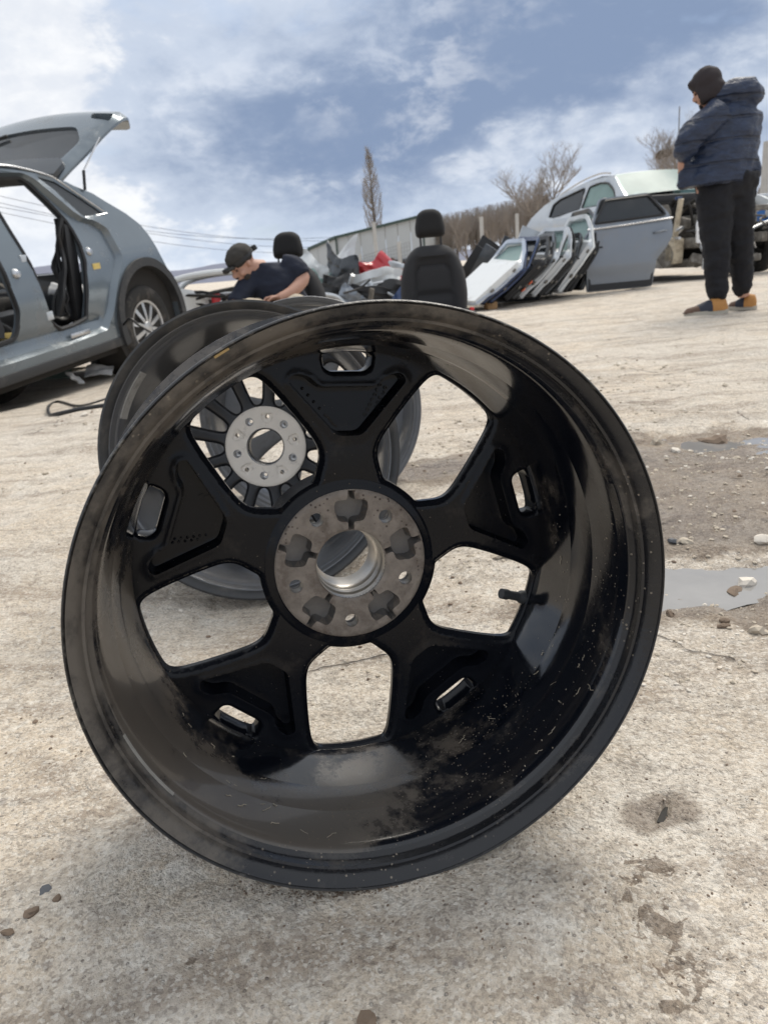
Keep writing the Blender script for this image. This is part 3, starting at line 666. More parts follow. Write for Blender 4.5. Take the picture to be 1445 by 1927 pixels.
    obj('mud_patch', *capped_strip(.2197, .0262, -107, -88, .0012, .013, 30, .2155), m_tape, root, angle=30)
    obj('mud_patch', *capped_strip(.2205, .0245, 196, 213, .0016, .0075, 24, .2180), m_weight, root, angle=30)
    obj('weight_clip', *capped_strip(.2338, -.0008, 113.5, 116.3, .0016, .0022, 6), pmat('brass_clip', (.35, .24, .10), .5, .6, var=.4, scale=200), root, angle=30)
    # pale fibres and flecks of straw caught inside the barrel
    m_fib = pmat('dry_fibre', (0.40, 0.35, 0.27), 0.9, 0, var=0.4, scale=90)
    rng = random.Random(12)
    def binner(y):
        for (r0_, y0_), (r1_, y1_) in zip(barrel_in, barrel_in[1:]):
            if y0_ <= y <= y1_: return r0_+(r1_-r0_)*(y-y0_)/(y1_-y0_)
        return .205
    for k in range(46):
        a0 = rng.choice((rng.uniform(-75, -5), rng.uniform(-150, -105))); y0 = rng.uniform(.035, .12); pts = []
        da = rng.uniform(-3, 3); dy = rng.uniform(-.006, .006); L = rng.uniform(.4, 1.6)
        for q in range(6):
            a_ = rad(a0+da*L*q/5+rng.uniform(-.4, .4)); y_ = y0+dy*L*q/5+rng.uniform(-.0008, .0008); r_ = binner(y_)-.0004-rng.uniform(0, .0006)
            pts.append((r_*math.cos(a_), y_, r_*math.sin(a_)))
        V, F = tube(pts, rng.uniform(.00014, .00032), 4)
        if k == 0: FV, FF = V, F
        else: FV, FF = join((FV, FF), (V, F))
    for k in range(160):
        a_ = rad(rng.uniform(-80, 10)); y_ = rng.uniform(.03, .13); r_ = binner(y_)-.0002
        FV, FF = join((FV, FF), xf(box(-.0006, .0006, -.0003, .0003, -.00015, .00015), Tm(r_*math.cos(a_), y_, r_*math.sin(a_), rng.uniform(0, 3), rng.uniform(0, 3), rng.uniform(0, 3), rng.uniform(.4, 1.3))))
    o = obj('straw_flecks', FV, FF, m_fib, root, smooth=False); o['kind'] = 'stuff'
    return root
front_wheel()

m2_dark = pmat('second_wheel_dark', (0.030, 0.031, 0.033), 0.40, 0.0, var=0.3, scale=20, dirt=(0.10, 0.092, 0.08), damt=0.35, dscale=9, drough=0.8, bump=0.1, bscale=200)
m2_inner = pmat('second_wheel_barrel', (0.14, 0.145, 0.155), 0.30, 0.55, var=0.3, scale=14, dirt=(0.11, 0.10, 0.09), damt=0.3, dscale=8, drough=0.7)
m2_spoke = pmat('second_wheel_spoke_black', (0.007, 0.008, 0.011), 0.28, 0, var=0.3, scale=20)
m2_pad = pmat('machined_pad', (0.78, 0.73, 0.66), 0.5, 0.1, var=0.12, scale=50, dirt=(0.10, 0.085, 0.07), damt=0.16, dscale=40, drough=0.8, bump=0.1, bscale=200)
m3_grey = pmat('third_wheel_silver', (0.22, 0.225, 0.235), 0.34, 0.55, var=0.2, scale=16, dirt=(0.12, 0.115, 0.105), damt=0.3, dscale=10)

def slim_wheel(root, R, W_, pad_y, lug0, nsp, tab, mats, pad_r=.0775):
    k = R/.236
    inner = spline([(.2335*k, .0012, 0), (.2265*k, .0065, 0), (.2225*k, .016, 0), (.2215*k, .024, 0), (.2140*k, .034, 0), (.2095*k, .06, 0), (.2060*k, pad_y*.6, 0), (.2035*k, pad_y, 0)], 3)
    inner = [(p.x, p.y) for p in inner]
    prof = inner+[(.204*k, W_-.035), (.218*k, W_-.014), (.233*k, W_), (.2362*k, W_-.002), (.2355*k, W_-.008), (.221*k, W_-.014), (.219*k, W_-.05), (.2085*k, W_-.07), (.2085*k, .09), (.2175*k, .055), (.219*k, .02), (.222*k, .0125), (.2325*k, .0085), (.2358*k, .006), (.2362*k, .002), (.2350*k, 0)]
    bi = [q for q in prof if True]
    obj('barrel', *lathe(bi, 128), mats[0], root, angle=40)
    half = 180.0/nsp
    sv, sf = spoke_mesh(tab, half, pad_r-.004, .2085*k, pad_y+.004, pad_y-.012, .022, None, 0, None, .0050, edge=.004)
    me0 = None
    for q in range(nsp):
        ang = lug0+180+360/nsp*q
        if me0 is None: o = obj('spoke', sv, sf, mats[1], root, angle=48); me0 = o.data
        else: o = bpy.data.objects.new('spoke', me0); COL.objects.link(o); o.parent = root
        o.rotation_euler = (0, -rad(ang-90), 0)
    pk = []
    for q in range(5):
        base = rpoly([(-.0026, .040), (.0026, .040), (.003, .0455), (.008, .0465), (.0118, .060), (.010, .0655), (-.010, .0655), (-.0118, .060), (-.008, .0465), (-.003, .0455)], .0012, 2)
        pk.append(rot2(base, 90-(lug0+36+72*q)))
    holes = [circle(.056*math.cos(rad(lug0+72*q)), .056*math.sin(rad(lug0+72*q)), .0080, 18) for q in range(5)]+[circle(.058*math.cos(rad(lug0+36+72*q)), .058*math.sin(rad(lug0+36+72*q)), .0042, 14) for q in range(5)]
    def yb(p):
        y = np.full(len(p), pad_y)
        for q in pk: y = y+np.where(inpoly(q, p), .0026*sst(-.0002, .0012, pdist(q, p)), 0)
        r = np.hypot(p[:, 0], p[:, 1]); return y+.0015*(1-sst(0, .002, pad_r-r))
    V, F = plate(circle(0, 0, pad_r, 80), [circle(0, 0, .0365, 56)]+holes, yb, pad_y+.03, .0036, pk)
    obj('hub_pad', V, F, mats[2], root, angle=32)
    obj('bore_liner', *lathe([(.0366, pad_y+.0005), (.0352, pad_y+.006), (.0345, pad_y+.0075), (.0345, pad_y+.012), (.0375, pad_y+.012), (.0375, pad_y+.0005)], 64), m_alu, root, angle=30)
    obj('bore_tube', *lathe([(.0345, pad_y+.0078), (.0330, pad_y+.010), (.0330, pad_y+.034), (.0365, pad_y+.034), (.0365, pad_y+.0078)], 64), mats[1], root, angle=30)
    for q in range(5):
        cx_, cz_ = .056*math.cos(rad(lug0+72*q)), .056*math.sin(rad(lug0+72*q))
        obj('lug_hole', *xf(lathe([(.0079, pad_y+.0004), (.0070, pad_y+.004), (.0068, pad_y+.024), (.0030, pad_y+.025), (.0082, pad_y+.028), (.0082, pad_y+.0004)], 18), Tm(cx_, 0, cz_)), m_alu, root)
def second_wheel():
    c = MW @ np.array([-.2232, -.0959, 1.2632]); n = MW @ np.array([-.0242, -.1466, .9890])
    root = empty('alloy_wheel', mw=wheel_matrix((c[0], c[1], c[2]+CAMH), n))
    tag(root, 'dark many-spoked alloy wheel with bright hub right behind the large front wheel', 'wheel')
    tab = [(.0815, 13.85), (.0825, 11.2), (.087, 8.6), (.100, 6.8), (.130, 5.6), (.180, 5.2), (.201, 6.2), (.2085, 9.5), (.2105, 13.85)]
    slim_wheel(root, .249, .262, .205, -99, 13, tab, (m2_inner, m2_spoke, m2_pad))
    k = .249/.236
    obj('flange', *lathe([(.2340*k, .0006), (.2262*k, .0060), (.2230*k, .013), (.2222*k, .0150), (.2262*k, .0045), (.2335*k, -.001), (.2368*k, -.0005), (.2370*k, .004), (.2360*k, .003)], 128), m2_dark, root, angle=40)
    obj('balance_weight', *capped_strip(.2200*k, .030, 138, 160, .006, .014, 24, .2140*k), m_weight, root, angle=30)
    return root
w2 = second_wheel()
def third_wheel():
    c = MW @ np.array([-.2232, -.0959, 1.2632]); n = MW @ np.array([-.0242, -.1466, .9890])
    c = c+np.array([.075, .40, -.004])
    root = empty('alloy_wheel', mw=wheel_matrix((c[0], c[1], c[2]+CAMH), n))
    tag(root, 'silver-grey alloy wheel rim leaning at the back, only its top edge peeking out', 'wheel')
    tab = [(.0830, 18.0), (.0845, 14.0), (.095, 10.5), (.120, 8.5), (.160, 8.4), (.185, 9.6), (.197, 13.0), (.200, 18.0)]
    slim_wheel(root, .240, .22, .14, -80, 10, tab, (m3_grey, m3_grey, m2_pad))
third_wheel()
# ------------------------------------------------------------------ vehicles
m_grey = pmat('grey_green_car_paint', (0.160, 0.190, 0.215), 0.22, 0.5, var=0.12, scale=3, dirt=(0.20, 0.19, 0.175), damt=0.25, dscale=2.2, drough=0.75, coat=0.35, dk=0.4)
m_clad = pmat('black_plastic_cladding', (0.030, 0.031, 0.033), 0.6, 0, var=0.25, scale=6, dirt=(0.12, 0.11, 0.10), damt=0.3, dscale=4)
m_blk = pmat('black_trim', (0.012, 0.012, 0.013), 0.5, 0, var=0.2, scale=10)
m_under = pmat('dirty_underbody', (0.022, 0.020, 0.018), 0.9, 0, var=0.5, scale=9)
m_chrome = pmat('chrome_trim', (0.55, 0.56, 0.58), 0.28, 1.0, var=0.05, scale=20)
m_tyre = pmat('tyre_rubber', (0.022, 0.021, 0.020), 0.85, 0, var=0.3, scale=30, dirt=(0.12, 0.105, 0.09), damt=0.35, dscale=9, bump=0.2, bscale=90)
m_silverrim = pmat('silver_rim', (0.55, 0.56, 0.57), 0.35, 0.7, var=0.1, scale=9)
m_fabric = pmat('dark_seat_fabric', (0.022, 0.022, 0.024), 0.9, 0, var=0.3, scale=20, bump=0.3, bscale=500)
m_greyfab = pmat('grey_fabric', (0.10, 0.10, 0.105), 0.9, 0, var=0.3, scale=20, bump=0.3, bscale=400)
m_foam = pmat('yellow_foam', (0.62, 0.47, 0.16), 0.9, 0, var=0.3, scale=25, bump=0.4, bscale=90)
m_dkglass = glassmat('tinted_glass', (0.035, 0.040, 0.045), 0.80)
m_clglass = glassmat('green_tint_glass', (0.34, 0.46, 0.44), 0.62, 0.30, 0.25)
m_hatchglass = glassmat('hatch_glass', (0.06, 0.065, 0.07), 0.62)
m_silver = pmat('silver_car_paint', (0.50, 0.53, 0.56), 0.30, 0.35, var=0.06, scale=2, dirt=(0.36, 0.35, 0.33), damt=0.3, dscale=2, coat=0.3, dk=0.35)
m_white = pmat('white_car_paint', (0.68, 0.70, 0.70), 0.32, 0, var=0.08, scale=2, dirt=(0.30, 0.28, 0.25), damt=0.3, dscale=3, coat=0.3, dk=0.45)
m_blue = pmat('blue_car_paint', (0.012, 0.035, 0.11), 0.30, 0.2, var=0.1, scale=3, coat=0.4)
m_red = pmat('red_car_paint', (0.50, 0.035, 0.045), 0.35, 0, var=0.15, scale=4, coat=0.3)
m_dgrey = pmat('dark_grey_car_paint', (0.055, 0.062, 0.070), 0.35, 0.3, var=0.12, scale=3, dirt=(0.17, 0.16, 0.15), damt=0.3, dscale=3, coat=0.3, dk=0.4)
m_midgrey = pmat('mid_grey_door_paint', (0.195, 0.220, 0.255), 0.34, 0.35, var=0.1, scale=3, dirt=(0.22, 0.21, 0.20), damt=0.3, dscale=2.5, coat=0.3, dk=0.35)
m_alloycast = pmat('cast_engine_alloy', (0.26, 0.245, 0.22), 0.6, 0.5, var=0.5, scale=14, dirt=(0.05, 0.04, 0.03), damt=0.5, dscale=9, drough=0.9)
m_cream = pmat('cream_plastic', (0.55, 0.48, 0.36), 0.5, 0, var=0.2, scale=12, dirt=(0.2, 0.16, 0.12), damt=0.4, dscale=9)
m_whiteplas = pmat('white_plastic', (0.75, 0.76, 0.77), 0.4, 0, var=0.08, scale=10)
m_orange = pmat('orange_reflector', (0.7, 0.14, 0.06), 0.4, 0)

def basis(o, xa, ya, za):
    return Matrix(((xa[0], ya[0], za[0], o[0]), (xa[1], ya[1], za[1], o[1]), (xa[2], ya[2], za[2], o[2]), (0, 0, 0, 1)))
def car_wheel(name, parent, mw_local, R=.36, rr=.225, w=.235, rim=None, nsp=10):
    prof = [(rr, 0.02), (rr+.02, .004), (R-.05, -.004), (R-.018, .008), (R-.004, .022), (R, .05), (R, w-.05), (R-.004, w-.02), (R-.05, w), (rr, w-.02)]
    V, F = lathe(prof, 56); t = obj(name, V, F, m_tyre, parent, angle=40); t.matrix_local = mw_local
    gro = []
    for gy in (.07, .117, .165): gro.append(lathe([(R+.0008, gy-.005), (R+.0012, gy), (R+.0008, gy+.005)], 56, False))
    obj('tread_groove', *join(*gro), m_blk, t)
    V, F = lathe([(rr+.004, .018), (rr+.006, .010), (rr-.010, .014), (rr-.016, .05), (rr-.02, w-.03), (rr, w-.03)], 48, False)
    obj('rim', V, F, rim or m_silverrim, t)
    mes = None
    for k in range(nsp):
        if mes is None:
            rg = [[(-wd, y0, z), (wd, y0, z), (wd*.8, y0+.03, z), (-wd*.8, y0+.03, z)] for z, wd, y0 in ((.03, .012, .02), (.08, .016, .012), (.14, .017, .018), (rr-.008, .020, .026))]
            s = obj('rim_spoke', *loft(rg), rim or m_silverrim, t, angle=25); mes = s.data
        else: s = bpy.data.objects.new('rim_spoke', mes); COL.objects.link(s); s.parent = t
        s.rotation_euler = (0, 2*math.pi*k/nsp, 0)
    obj('rim_cap', *lathe([(.0, .008), (.045, .012), (.06, .03), (.06, .06), (0, .06)], 24, False), rim or m_silverrim, t)
    obj('brake_disc', *lathe([(0.0, .085), (.15, .085), (.15, .10), (0, .10)], 32, False), m_under, t)
    return t

def grey_car():
    o = P(286.5, 616, 6.9); fa = math.atan2(o.y, o.x)+math.pi-rad(34); f = Vector((math.cos(fa), math.sin(fa), 0)); tl = rad(5)
    xa = -f*math.cos(tl)+Vector((0, 0, math.sin(tl))); ya = Vector((0, 0, 1)).cross(-f); za = xa.cross(ya)
    root = empty('stripped_car', mw=basis(o, xa, ya, za))
    tag(root, 'grey-green hatchback car at left, doors removed and tailgate raised', 'car')
    WID = 1.74
    def tum(v): return .34*np.maximum(0, v-.62)**1.2
    arc = [(.05+.445*math.cos(a), .07+.445*math.sin(a)) for a in np.linspace(rad(-12), rad(192), 26)]
    farc = [(-2.80+.42*math.cos(a), .03+.42*math.sin(a)) for a in np.linspace(rad(0), rad(180), 16)]
    outl = [(-3.55, .03), (-3.58, .35), (-3.45, .55), (-2.62, .70), (-2.2, .98), (-1.85, 1.235), (-1.5, 1.31), (-1.05, 1.318), (-.82, 1.295), (-.594, 1.246), (-.436, 1.207), (-.365, 1.174), (-.19, 1.113), (-.075, 1.044), (.113, .941), (.245, .837), (.30, .737), (.345, .593), (.41, .443), (.458, .292), (.482, .172), (.486, .03)]+arc+[(-.40, .008), (-2.37, .008)]+farc
    rd = rpoly([(-1.104, 1.252), (-.859, 1.249), (-.803, 1.213), (-.694, 1.063), (-.612, .931), (-.590, .85), (-.583, .743), (-.608, .621), (-.682, .381), (-.754, .216), (-.928, .190), (-1.084, .187), (-1.152, .248), (-1.163, .310), (-1.187, .512), (-1.204, .685), (-1.234, .891), (-1.250, 1.09), (-1.25, 1.20)], .02, 2)
    fd = rpoly([(-1.482, .861), (-1.474, .659), (-1.445, .380), (-1.489, .274), (-1.550, .206), (-1.755, .200), (-2.25, .2), (-2.35, .55), (-2.25, .78), (-1.86, 1.16), (-1.5, 1.25), (-1.40, 1.24)], .03, 2)
    qw = rpoly([(-.712, 1.247), (-.550, 1.209), (-.345, 1.080), (-.174, .957), (-.420, .945), (-.468, .985), (-.602, 1.150)], .012, 2)
    RD = rpoly([(-1.3, 1.285), (-.86, 1.278), (-.765, 1.235), (-.53, .985), (-.44, .930), (-.34, .912), (-.226, .843), (-.195, .604), (-.373, .402), (-.471, .22), (-.60, .09), (-1.10, .07), (-2.38, .07), (-2.46, .55), (-2.40, .76), (-1.88, 1.20), (-1.5, 1.283)], .03, 2)
    def yb(p):
        u, v = p[:, 0], p[:, 1]; y = tum(v)-.018*np.exp(-((v-.42)/.18)**2)
        ins = inpoly(RD, p); d = pdist(RD, p)
        y = y+np.where(ins, .050*sst(0, .035, d), 0)
        y = y+np.where(inpoly(RD, p) & (v < .2), .02*sst(.03, .08, d), 0)
        return y+.012*(1-sst(0, .02, pdist(qw, p)))
    def yf(p): return yb(p)+.055
    V, F = plate(outl, [rd, fd, qw], yb, yf, .05, [RD, shrink(RD, .03)], step=.035)
    obj('near_side_panel', V, F, m_grey, root, angle=28)
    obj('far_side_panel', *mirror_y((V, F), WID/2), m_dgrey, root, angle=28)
    ring = [(.05+r*math.cos(a), .07+r*math.sin(a)) for r, s in ((.510, 1), (.44, -1)) for a in (np.linspace(rad(-12), rad(196), 30) if s > 0 else np.linspace(rad(196), rad(-12), 30))]
    obj('arch_cladding', *plate(ring, [], lambda p: tum(p[:, 1])-.032+.03*sst(.0, .05, pdist(ring, p))*0, lambda p: tum(p[:, 1])+.05, .05), m_clad, root, angle=40)
    sill = lambda y0, y1: box(-2.4, -.42, y0, y1, -.062, .010, .012)
    obj('sill_cladding', *sill(-.015, .10), m_clad, root); obj('sill_cladding', *sill(WID-.10, WID+.015), m_clad, root)
    obj('underbody', *box(-3.4, .40, .10, WID-.10, -.13, .03, .03), m_under, root)
    obj('floor_pan', *box(-2.5, .35, .06, WID-.06, .035, .12, .02), m_under, root)
    rf = [[(u, y, v+.05*(1-((y-WID/2)/.66)**2)) for y in np.linspace(.205, WID-.205, 15)] for u, v in ((-1.95, 1.19), (-1.85, 1.235), (-1.5, 1.312), (-1.05, 1.322), (-.82, 1.298), (-.594, 1.250), (-.44, 1.210))]
    rf2 = [[(x, y, z-.035) for x, y, z in r] for r in rf]
    obj('roof', *loft(rf, False, False), m_grey, root); obj('headliner', *loft([[(x, y, z-.03) for x, y, z in r] for r in rf], False, False), m_greyfab, root)
    obj('roof_rail', *tube(spline([(-1.9, .19, 1.225), (-1.5, .205, 1.318), (-1.05, .208, 1.327), (-.82, .205, 1.302), (-.594, .198, 1.255), (-.513, .187, 1.217), (-.34, .145, 1.094), (-.137, .098, .955)], 5), .0075, 6), m_chrome, root)
    obj('window_trim', *tube([(-.137, .092, .953), (-.28, .105, .943), (-.43, .10, .938)], .006, 6), m_chrome, root)
    obj('quarter_glass', *plate(shrink(qw, -.006), [], lambda p: tum(p[:, 1])+.022, lambda p: tum(p[:, 1])+.028, .08), m_dkglass, root)
    for nm, lp in (('door_seal', rd), ('door_seal', fd)):
        pts = [(p[0], float(tum(np.array([p[1]]))[0])+.055, p[1]) for p in resample(lp, .05)]; pts.append(pts[0])
        obj(nm, *tube(pts, .017, 6, False), m_blk, root)
    # jamb details
    for (u, v, y) in ((-.521, .687, .07), (-1.378, .62, .05)): obj('door_striker', *xf(lathe([(0, -.03), (.022, -.028), (.034, -.01), (.036, .01), (0, .01)], 16, False), Tm(u, y, v)), m_chrome, root, angle=30)
    obj('hinge_plate', *xf(box(-.035, .035, -.008, .012, -.03, .03, .006), Tm(-1.235, .07, .705)), m_silver, root); obj('hinge_plate', *xf(box(-.035, .035, -.008, .012, -.03, .03, .006), Tm(-1.165, .042, .300)), m_silver, root)
    obj('warning_sticker', *xf(box(-.045, .045, -.003, .003, -.022, .022), Tm(-.50, .040, .575)), m_foam, root)
    obj('sill_plate', *xf(box(-.115, .115, -.006, .006, -.018, .018, .006), Tm(-.90, .030, .120)), m_chrome, root)
    # dark rear post trim with torn wiring
    rng = random.Random(4); ws = []
    for k in range(10):
        a = Vector((-.62+rng.uniform(-.06, .05), .13+rng.uniform(0, .1), .95)); pts = [a+Vector((-.035*q*.6+rng.uniform(-.035, .035)-.02*q, rng.uniform(-.02, .03), -.115*q)) for q in range(7)]
        ws.append(tube(spline(pts, 3), rng.uniform(.008, .02), 5))
    for k, w_ in enumerate(ws): obj('torn_wiring', *w_, m_blk, root)
    obj('post_trim', *xf(box(-.06, .06, -.03, .05, -.36, .36, .03), Tm(-.655, .15, .55, 0, rad(10), 0)), m_blk, root)
    # inside: wheel housing, tunnel, dash of rubbish panels
    obj('wheel_house', *xf(lathe([(0, .02), (.48, .02), (.50, .30), (0, .32)], 40, False), Tm(.05, .04, .07)), m_under, root)
    obj('rear_panel', *box(.36, .44, .10, WID-.10, .05, .50, .02), m_dgrey, root)
    obj('centre_tunnel', *box(-2.4, -.5, .72, 1.02, .10, .30, .05), m_blk, root)
    obj('bulkhead', *box(-2.62, -2.5, .1, WID-.1, .0, .72, .03), m_blk, root)
    obj('engine_cover', *box(-3.45, -2.65, .15, WID-.15, .1, .5, .06), m_blk, root)
    # folded front seat remains
    sb = [[(x+dx, y, z) for x, z in ((-.02, 0), (.0, .06), (-.03, .28), (-.10, .42), (-.22, .45), (-.30, .30), (-.26, .05))] for y, dx in ((.24, .0), (.30, .03), (.55, .03), (.62, 0))]
    obj('front_seat', *xf(loft(sb), Tm(-1.42, 0, .20)), m_greyfab, root, angle=60)
    obj('far_seat', *xf(loft(sb), Tm(-1.52, .75, .20)), m_fabric, root, angle=60)
    # rear wheel
    car_wheel('rear_wheel', root, Tm(.02, .03, 0))
    car_wheel('far_rear_wheel', root, Tm(.02, WID-.26, 0))
    # tailgate, hinged at the back of the roof, opened upwards
    prof = spline([(-.47, 0, 1.232), (-.33, 0, 1.325), (-.09, 0, 1.470), (.10, 0, 1.595), (.30, 0, 1.705), (.43, 0, 1.732), (.52, 0, 1.722), (.68, 0, 1.66)], 8)
    L = [0]
    for a, b in zip(prof, prof[1:]): L.append(L[-1]+(b-a).length)
    LT = L[-1]; pu = [p.x for p in prof]; pv = [p.z for p in prof]
    def tmap(V, off=0.0):
        out = []
        for y, d, s in V:
            u = np.interp(s, L, pu); v = np.interp(s, L, pv); u2 = np.interp(s+.01, L, pu); v2 = np.interp(s+.01, L, pv); n = Vector((-(v2-v), 0, (u2-u)))
            n = n.normalized() if n.length > 1e-6 else Vector((0, 0, 1))
            cr = .05*(1-((y-WID/2)/.66)**2)
            out.append((u+n.x*(cr-d+off), y, v+n.z*(cr-d+off)))
        return out
    tg_out = rpoly([(.23, 0), (WID-.23, 0), (WID-.14, .55), (WID-.08, .90), (WID-.10, 1.10), (WID-.22, LT), (.22, LT), (.10, 1.10), (.08, .90), (.14, .55)], .05, 4)
    tg_win = rpoly([(.30, .20), (WID-.30, .20), (WID-.24, .50), (WID-.36, .70), (.36, .70), (.24, .50)], .06, 4)
    lights = [rpoly([(x0, .80), (x0+s*.17, .83), (x0+s*.20, .93), (x0+s*.0, .93)], .03, 3) for x0, s in ((.125, 1), (WID-.125, -1))]
    V, F = plate(tg_out, [tg_win]+lights, lambda p: -.012*sst(0, .05, pdist(tg_out, p))+.03*(1-sst(0, .05, pdist(tg_out, p))), lambda p: np.full(len(p), .05), .05)
    tg = obj('tailgate', tmap(V), F, m_grey, root, angle=32)
    V, F = plate(shrink(tg_win, -.01), [], 0.004, .010, .09); obj('rear_window', tmap(V), F, m_hatchglass, tg)
    V, F = plate(rpoly([(.24, -.02), (WID-.24, -.02), (WID-.22, .16), (WID-.27, .215), (.27, .215), (.22, .16)], .03, 3), [], -.035, .0, .08); obj('roof_spoiler', tmap(V), F, m_dgrey, tg)
    V, F = box(-.2, .2, 0, .015, 0, .02); p0 = tmap([(1.02, -.02, .66), (1.35, -.03, .58)]); obj('rear_wiper', *tube([p0[0], p0[1]], .014, 6), m_blk, tg)
    for l in lights:
        V, F = plate(shrink(l, -.01), [], .045, .055, .08); obj('light_recess', tmap(V), F, m_blk, tg)
    a = tmap([(.13, .02, .60)])[0]
    obj('gas_strut', *tube([(-.28, .14, 1.14), (-.24, .14, 1.28)], .012, 8), m_blk, root)
    obj('gas_strut_rod', *tube([(-.24, .14, 1.28), a], .006, 6), m_chrome, root)
    return root
grey_car()
# the loose wheel under the sill and rubbish below the car
p = P(-10, 764, 5.9); w = empty('loose_wheel', mw=basis((p.x, p.y, p.z+.325), (.95, .31, 0), (-.31, .95, 0), (0, 0, 1)))
tag(w, 'black-tyred loose wheel under the sill of the grey-green car, cut by left edge', 'wheel'); car_wheel('tyre', w, Tm(), .325, .215, .21)

def sheet(name, w, h, bend, th, mat, seed=0, crump=.02, parent=None, mw=None, nx=14, nz=8, cut=None, shear=0.0):
    """curved and crumpled panel, x by z, bulging to -y"""
    rng = random.Random(seed); V = []; F = []
    for side in (0, 1):
        for i in range(nx+1):
            for j in range(nz+1):
                x = (i/nx-.5)*w; z = (j/nz)*h
                if cut: z = z*(1-cut*math.sin(math.pi*i/nx)**2) if cut > 0 else z+(-cut)*h*math.sin(math.pi*i/nx)
                y = -bend*.6*math.cos(math.pi*(i/nx-.5)*.9)+bend*.4*((j/nz-.4)**2)*2+crump*.5*mnoise.noise(Vector((x*5+seed, z*5, seed*1.7)))+crump*1.2*abs(((x*math.cos(seed)+z*math.sin(seed))*3.1+seed*.37) % 1-.5)+crump*.4*mnoise.noise(Vector((x*17, z*17, seed)))
                V.append((x+shear*z, y+side*th, z))
    n = (nx+1)*(nz+1)
    for i in range(nx):
        for j in range(nz):
            a = i*(nz+1)+j; q = (a, a+1, a+nz+2, a+nz+1); F.append(q); F.append(tuple(n+k for k in q[::-1]))
    bd = [i*(nz+1) for i in range(nx+1)]+[nx*(nz+1)+j for j in range(1, nz+1)]+[i*(nz+1)+nz for i in range(nx-1, -1, -1)]+[j for j in range(nz-1, 0, -1)]
    for k in range(len(bd)): a, b = bd[k], bd[(k+1) % len(bd)]; F.append((a, b, b+n, a+n))
    return obj(name, V, F, mat, parent, mw=mw, angle=40)
def lay(px, py, z, rx=0, ry=0, rz=0, dz=.01):
    p = Gd(px, py, z); return Tm(p.x, p.y, z+dz, rx, ry, rz)
o = sheet('plastic_trim', .75, .10, .03, .012, m_cream, 1, .03, mw=lay(140, 708, -.2, rad(-80), 0, rad(25), .05)); tag(o, 'long cream plastic trim strip lying under the grey-green car', 'trim')
o = sheet('plastic_cover', .22, .16, .04, .012, m_whiteplas, 2, .05, mw=lay(186, 712, -.2, rad(-60), rad(8), rad(10), .03)); tag(o, 'white plastic cover lying under the grey-green car near rear wheel', 'cover')
o = sheet('plastic_piece', .15, .08, .03, .012, m_whiteplas, 3, .06, mw=lay(150, 722, -.2, rad(-40), rad(20), rad(60), .03)); tag(o, 'small broken white plastic piece beside the cover under the car', 'plastic')
o = sheet('plastic_liner', .35, .18, .06, .012, m_blk, 4, .08, mw=lay(200, 695, -.2, rad(-30), 0, rad(-20), .03)); tag(o, 'crumpled black plastic liner under the grey-green car by the rear wheel', 'liner')
o = sheet('glass_shard', .40, .20, .02, .008, m_clglass, 5, .03, mw=lay(90, 716, -.2, rad(-70), 0, rad(15), .03)); tag(o, 'flat greenish window pane lying under the grey-green car', 'glass')
pts = [GG(px, py)+Vector((0, 0, .008)) for px, py in ((215, 748), (150, 756), (110, 753), (92, 762), (93, 775), (108, 781), (150, 773), (215, 763))]
o = obj('cable', *tube(spline(pts, 6), .009, 6), m_blk); tag(o, 'black cable looped on the dirt beside the grey-green car', 'cable')
pts = [P(183, 594, 6.5), P(205, 597, 6.55), P(228, 613, 6.5), P(245, 600, 6.4), P(262, 612, 6.4), P(285, 625, 6.4)]
o = obj('cable', *tube(spline(pts, 6), .010, 6), m_blk); tag(o, 'black cable hanging across the rear wheel of the grey-green car', 'cable')
p = P(20, 640, 5.62); o = obj('foam_block', *xf(stone(3, .17, .10, .045, 2, .3), Tm(p.x-.12, p.y+.15, p.z)), m_foam); tag(o, 'yellow foam chunk lying on the front floor of grey-green car', 'foam')
for k, (px, py, Y, s, m, lb) in enumerate(((125, 540, 7.2, .18, m_whiteplas, 'white trim panel lying inside the grey-green car'), (130, 575, 6.7, .10, m_cream, 'beige plastic part among rubbish inside the grey-green car'), (110, 598, 6.5, .14, m_blk, 'black plastic box inside the rear of the grey-green car'), (150, 590, 6.6, .08, m_alloycast, 'grey metal bracket inside the grey-green car by the sill'), (118, 612, 6.35, .05, m_foam, 'small yellow foam bit by the sill of grey-green car'))):
    p = P(px, py, Y); o = sheet('car_part', s*2, s*.7, .04, .02, m, 20+k, .06, mw=Tm(p.x, p.y, p.z-.05, rad(-50+15*k), rad(10), rad(20*k))); tag(o, lb, 'car part')

